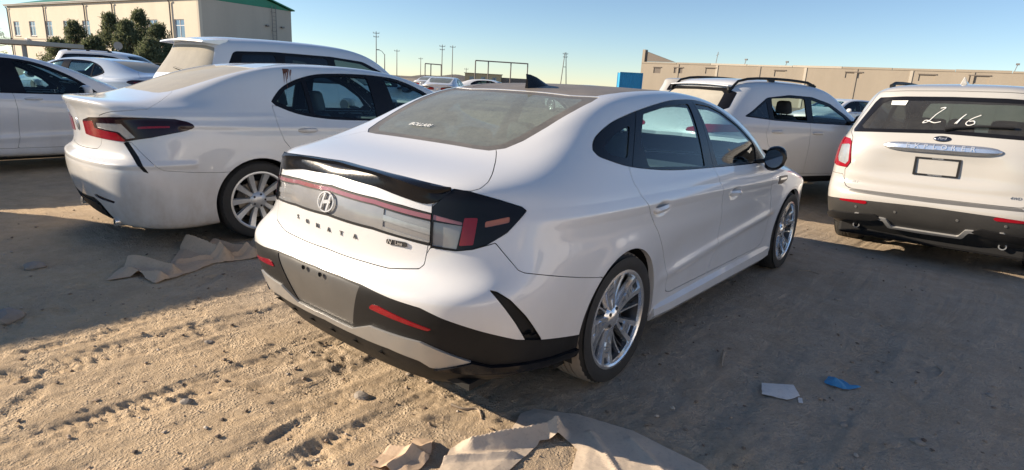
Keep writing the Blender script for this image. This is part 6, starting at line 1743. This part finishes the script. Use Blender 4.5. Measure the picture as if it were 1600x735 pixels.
def build_trees():
    t = NT('pine_needles'); g = t.n('NewGeometry'); c = t.ramp(g.outputs['Random Per Island'], [(0, (.08, .10, .055)), (.5, (.15, .175, .09)), (.85, (.21, .225, .12)), (1, (.26, .26, .15))])
    b = pbsdf(t, c, .8); tr = t.n('BsdfTranslucent'); t.l(c, tr.inputs[0]); mx = t.n('MixShader'); mx.inputs[0].default_value = .42; t.l(b, mx.inputs[1]); t.l(tr.outputs[0], mx.inputs[2]); t.done(mx.outputs[0]); M['needles'] = t.m
    M['bark'] = simple('pine_bark', (.09, .065, .05), .95, 0, 0, .3, 8, .5)
    for u, Z, h, w, l, s in ((92, 48, 2.7, 2.6, 'low round pine nearest the canopy', 1), (122, 50, 4.3, 2.9, 'pine with a pointed top, second from the canopy', 2), (150, 46, 2.9, 2.8, 'short bushy pine between two taller pines', 3), (178, 49, 5.0, 3.4, 'tall broad pine left of the slender pine', 4), (205, 47, 4.4, 3.0, 'dense middle pine beside the slender pine', 5), (224, 50, 5.5, 2.4, 'slender tallest pine in the middle of the row', 6), (252, 48, 4.3, 3.5, 'wide dark pine at the right end of the row', 7), (236, 44, 3.0, 2.6, 'low dark pine in front of the slender pine', 8), (274, 47, 3.0, 2.0, 'small pine next to the tall wagon roof', 9)):
        x, y = pix(u, Z); foliage_tree(x, y, h, w, l, s)
    x, y = pix(-6, 100); foliage_tree(x, y, 6.5, 6.5, 'dark tree at the far left beyond the works building', 20, 2600)
    # chain fence under the pines
    x0, y0 = pix(120, 41); x1, y1 = pix(300, 40); root = empty('chain_fence', (x0, y0, 0)); tag(root, 'dark wire fence on posts in front of the pines', 'fence')
    dx, dy = x1-x0, y1-y0
    for k in range(9):
        t_ = k/8; MB().box((dx*t_, dy*t_, .7), (.05, .05, 1.4)).build('post', 'pipe', root)
    for z in (.3, .65, 1.0, 1.35): MB().tube([(0, 0, z), (dx, dy, z)], .012, 5).build('wire', 'pipe', root, 60)
    # round road sign before the pines
    x, y = pix(187, 40); root = empty('road_sign', (x, y, 0)); tag(root, 'round pale sign on a thin post before the pines', 'sign')
    MB().tube([(0, 0, 0), (0, 0, 2.2)], .03, 8).build('post', 'pipe', root, 60); o = MB().lathe([(0, .012), (.26, .012), (.26, -.012), (0, -.012)], 24, 'y', (0, 0, 0)).build('sign_disc', 'concrete', root, 40); o.location = (0, 0, 2.35); o.rotation_euler = (0, 0, math.atan2(y-CAM_LOC[1], x-CAM_LOC[0])+math.pi/2)
# ------------------------------------------------------------------ all the parked cars
def rust_drips(car, full):
    """rusty runs over the roof edge of the dusty saloon"""
    for i, (y0, z0, L, w) in enumerate(((.37, 1.40, .10, .006), (.385, 1.41, .17, .005), (.41, 1.415, .08, .007), (.425, 1.42, .15, .004), (.445, 1.42, .06, .006), (.40, 1.425, .04, .030))):
        pts = []
        for t in np.linspace(0, 1, 6):
            ww = w*(1-.6*t)
            pts.append((y0-.03*t, z0-L*t, ww))
        poly = [(y-ww, z) for y, z, ww in pts]+[(y+ww, z) for y, z, ww in reversed(pts)]
        A, _ = sub(full, field(poly, (1, 2), right), 0, 5)
        if A.F: put(A.offset(.0025), 'rust_run', 'rust', car)
def build_cars():
    G = 'parked cars in the yard'
    build_sonata()
    camry, full = sedan('saloon_car', (-3.443, .045, -.06, .03), 'dusty white saloon with rust runs on its roof edge, beside the nearest car', G, 'white_dusty', 'glass_dusty', (12, 8))
    rust_drips(camry, full)
    build_explorer()
    sedan('saloon_car', (-8.2, -1.95, .03, .0), 'clean white saloon cut off by the left edge of the photo', G, 'white_cool', 'glass_rear', (6, 7))
    # silver crossover between the two white cars
    cage = reshape(EXPLORER, .93, .90, .925, .55)
    DLO = roundpoly([(-.34, 1.17), (-.20, 1.235), (.12, 1.425), (.55, 1.475), (1.0, 1.465), (1.38, 1.385), (1.72, 1.225), (1.86, 1.13), (1.84, 1.09), (1.0, 1.105), (.2, 1.13)], .04)
    panes = [roundpoly([(-.25, 1.18), (-.16, 1.225), (.10, 1.375), (.12, 1.155)], .02), roundpoly([(.20, 1.42), (.55, 1.44), (.85, 1.435), (.86, 1.135), (.20, 1.15)], .03), roundpoly([(.98, 1.43), (1.36, 1.35), (1.68, 1.20), (1.74, 1.13), (.98, 1.13)], .03)]
    car, full, C = suv('crossover_car', (-1.14, 6.3, -.44, .0), 'silver white crossover with an open rear side window, between two white cars', G, 'silver_white', cage, 2.72, .35, DLO, panes, None, ['glass_dark', None, 'glass'], (6, 7), 0, 'split', 2, zs=.92, sx=.93)
    rear = lambda P_, g: field(P_, (0, 2), g); mx = lambda P_: P_+[(-a, b) for a, b in reversed(P_)]
    gr = lambda V: np.maximum(V[:, 1]+.10, 1.05-V[:, 2])
    A = C.take(rear(mx([(0, 1.53), (.50, 1.525), (.66, 1.47), (.74, 1.27), (.70, 1.22), (0, 1.225)]), gr), .001, 2)
    g, A = sub(A, rear(mx([(0, 1.49), (.48, 1.48), (.54, 1.45), (.62, 1.28), (.60, 1.26), (0, 1.265)]), gr), 0, 2)
    b = put(A.offset(.002).shell(.02), 'window_border', 'gloss_black', car); put(g.offset(-.002), 'rear_screen', 'glass_dusty', b)
    for sd in (1, -1):
        q = C.take(rear([(sd*a, c) for a, c in [(.45, .98), (.70, 1.05), (.92, 1.06), (.92, .97), (.70, .93), (.45, .94)]], lambda V: V[:, 1]+.45), .001, 3); put(q.offset(.006).shell(.02), 'tail_light', 'lamp_red', car)
    p, n = surf_at(full, x=0, z=1.57, gate=lambda V: V[:, 1]-.3)
    mb = MB(); rows = []
    for xx in np.linspace(-.58, .58, 13):
        yb = p[1]+.10*xx*xx; zt = 1.585-.06*abs(xx)**2
        rows.append([(xx, yb+.14, zt+.012), (xx, yb-.10, zt-.006), (xx, yb-.11, zt-.02), (xx, yb+.12, zt-.035)])
    vs = [q for r in rows for q in r]; mb.add(vs, [(i*4+j, i*4+(j+1) % 4, (i+1)*4+(j+1) % 4, (i+1)*4+j) for i in range(12) for j in range(4)]+[(0, 1, 2, 3), (51, 50, 49, 48)])
    mb.build('tail_spoiler', 'silver_white', car, 40)
    A = C.take(field([(-1.2, .36), (4, .36), (4, .1), (-1.2, .1)], (1, 2), lambda V: .3-np.abs(V[:, 0])), .0, 2); put(A.offset(.006), 'sill_cladding', 'black', car)
    finish(C, car, 'silver_white', [('rear_door', [(.12, 1.15), (.04, .95), (.10, .80), (.36, .60), (.42, .40), (.90, .40), (.90, 1.12)]), ('front_door', [(.90, 1.12), (.90, .40), (1.9, .38), (1.98, .6), (1.92, .9), (1.84, 1.1)])], ((.25, .98), (1.05, .97)), full)
    # tall wagon behind the dusty saloon
    cage = reshape(EXPLORER, .98, 1.0, 1.02, .12)
    DLO = roundpoly([(-.70, 1.33), (-.52, 1.64), (.0, 1.665), (.9, 1.66), (1.45, 1.62), (1.80, 1.48), (2.08, 1.30), (2.05, 1.265), (1.0, 1.28), (-.3, 1.30)], .05)
    panes = [roundpoly([(-.52, 1.35), (-.42, 1.61), (.02, 1.63), (.05, 1.33)], .05), roundpoly([(.16, 1.63), (.82, 1.63), (.84, 1.31), (.14, 1.325)], .04), roundpoly([(.94, 1.63), (1.42, 1.59), (1.74, 1.46), (1.98, 1.31), (1.92, 1.29), (.96, 1.305)], .03)]
    car, full, C = suv('wagon_car', (-6.35, 1.85, .0, .0), 'tall white wagon with a dust caked rear window, behind the dusty saloon', G, 'white_cool', cage, 3.03, .39, DLO, panes, None, 'glass_dark', (6, 7), 0, 'split', 2, rails=False)
    A = C.take(rear(mx([(0, 1.70), (.48, 1.695), (.62, 1.67), (.76, 1.36), (.74, 1.32), (0, 1.33)]), lambda V: np.maximum(V[:, 1]+.55, 1.15-V[:, 2])), .001, 2); put(A.offset(-.002), 'rear_screen', 'glass_dusty', car)
    for sd in (1, -1):
        q = C.take(rear([(sd*a, c) for a, c in [(.80, 1.24), (.78, .95), (1.0, .95), (1.0, 1.22)]], lambda V: V[:, 1]+.62), .001, 2); put(q.offset(.006).shell(.02), 'tail_light', 'lamp_smoke', car)
    mb = MB(); p, n = surf_at(full, x=0, z=1.74, gate=lambda V: V[:, 1]-.3); rows = []
    for xx in np.linspace(-.64, .64, 13):
        yb = p[1]+.08*xx*xx; zt = 1.785-.05*abs(xx)**2
        rows.append([(xx, yb+.20, zt+.015), (xx, yb-.14, zt-.02), (xx, yb-.15, zt-.04), (xx, yb+.10, zt-.06)])
    vs = [q for r in rows for q in r]; mb.add(vs, [(i*4+j, i*4+(j+1) % 4, (i+1)*4+(j+1) % 4, (i+1)*4+j) for i in range(12) for j in range(4)]+[(0, 1, 2, 3), (51, 50, 49, 48)])
    mb.build('tail_spoiler', 'white_cool', car, 40)
    mb = MB(); mb.tube([surf_at(full, x=xx, z=zz, gate=lambda V: V[:, 1]+.5)[0]+np.array((0, -.02, 0)) for xx, zz in ((.0, 1.40), (.3, 1.37), (.62, 1.35))], .012, 6); mb.build('rear_wiper', 'black', car, 50)
    finish(C, car, 'white_cool', [('rear_door', [(.10, 1.31), (.05, 1.0), (.40, .62), (.47, .45), (.90, .44), (.90, 1.3)]), ('front_door', [(.90, 1.3), (.90, .44), (2.1, .42), (2.2, .6), (2.05, 1.28)])], ((.25, 1.07), (1.08, 1.06)), full)
    # farther rows
    sedan('saloon_car', (*pix(215, 14.5), math.radians(118), .0), 'white saloon, blue sky light put into its paint, with a dusty rear screen, behind the saloon at the left edge', G, 'white_sky_tint', 'glass_dusty', (4, 5), detail=1)
    cage = reshape(EXPLORER, .95, 1.02, .98, .0)
    car, full, C = suv('wagon_car', (*pix(140, 24), math.radians(-47), .0), 'white wagon standing in front of the pine trees', G, 'white_cool', cage, 3.03, .38, roundpoly([(-.66, 1.28), (-.5, 1.57), (0, 1.60), (.9, 1.60), (1.42, 1.55), (1.75, 1.43), (2.05, 1.24), (1, 1.24), (-.3, 1.26)], .05), [roundpoly([(-.5, 1.31), (-.38, 1.55), (.8, 1.56), (.8, 1.27), (0, 1.28)], .04), roundpoly([(.9, 1.56), (1.4, 1.52), (1.72, 1.40), (1.95, 1.27), (.92, 1.26)], .03)], None, 'glass_dark', (4, 4), k=1)
    A = C.take(rear(mx([(0, 1.62), (.60, 1.60), (.76, 1.30), (.74, 1.27), (0, 1.29)]), lambda V: np.maximum(V[:, 1]+.55, 1.15-V[:, 2])), .001, 2); put(A.offset(-.002), 'rear_screen', 'glass_dusty', car)
    finish(C, car, 'white_cool', [], (), full, 1)
def build_far_cars():
    """rows farther off, mostly hidden, and unseen cars added to bounce light; copies of one plain saloon and one plain wagon"""
    G = 'cars in the far rows'
    s0, _ = sedan('saloon_car', (-1.0, 0, 0, 0), 'x', G, 'white_cool', 'glass_rear', (3, 4), detail=1)
    def place(src, x, y, yaw, label, first=False, z=0.0):
        o = src if first else copy_tree(src)
        o.location = (x, y, z); o.rotation_euler = (0, 0, yaw); tag(o, label, 'car', G)
    R = math.radians
    spots = [(pix(690, 30), R(35), 'white saloon seen past the front of the tall wagon'), (pix(735, 38), R(-60), 'distant pale saloon left of the shark fin roof'), (pix(668, 46), R(20), 'distant saloon below the narrow gantry'),
             (pix(1352, 26), R(150), 'pale saloon in the gap between the crossover and the white SUV'), (pix(1330, 34), R(160), 'farther saloon in the gap beside the white SUV'), (pix(940, 30), R(75), 'dark roofed saloon just above the nearest roof')]
    for i, ((x, y), a, l) in enumerate(spots): place(s0, x, y, a, l, i == 0)
    place(s0, 5.35, .2, R(1), 'white saloon added unseen outside the right edge to bounce light, beside the photographer')  # unseen car added so its sunlit flank brightens the near saloon
    cage = reshape(EXPLORER, 1.0, 1.0, 1.12, .0)
    car, full, C = suv('van_car', (*pix(1066, 28), R(-70), .0), 'white van roof behind the silver crossover', G, 'white_warm', cage, 3.03, .38, roundpoly([(-.66, 1.45), (-.5, 1.75), (.9, 1.78), (1.42, 1.74), (1.75, 1.6), (2.05, 1.40), (1, 1.4)], .05), [roundpoly([(-.5, 1.48), (-.4, 1.72), (.8, 1.74), (.8, 1.44)], .04)], None, 'glass_dark', (3, 4), k=1, rails=False)
    finish(C, car, 'white_warm', [], (), full, 1)
    # the wagon out of frame whose shadow falls across the left of the lot
    car, full, C = suv('wagon_car', (-6.24, -3.62, R(0), .0), 'white wagon outside the left edge, shading the dirt', G, 'white_cool', reshape(EXPLORER, 1.0, 1.0, 1.03), 3.03, .38, roundpoly([(-.66, 1.30), (-.5, 1.60), (.9, 1.63), (1.42, 1.58), (1.75, 1.46), (2.05, 1.27), (1, 1.27)], .05), [roundpoly([(-.5, 1.33), (-.4, 1.58), (.8, 1.60), (.8, 1.30)], .04)], None, 'glass_dark', (3, 4), k=1, rails=False)
    car.rotation_euler.z = math.pi
    finish(C, car, 'white_cool', [], (), full, 1)
    w2 = copy_tree(car); w2.location = (5.5, -1.9, 0); tag(w2, 'unseen white wagon added for bounce light outside the right edge, behind the photographer', 'car', G)  # added out of view, throws sunlight back onto the shaded flank
    w3 = copy_tree(car); w3.location = (5.9, 6.6, 0); w3.rotation_euler.z = 0; tag(w3, 'unseen white wagon added as a reflector outside the right edge, next to the white SUV', 'car', G)  # another unseen car added to fill the shade with reflected sun
# ------------------------------------------------------------------ build everything
build_ground()
build_buildings()
build_skyline()
build_trees()
build_cars()
build_far_cars()
build_litter()
build_pebbles()
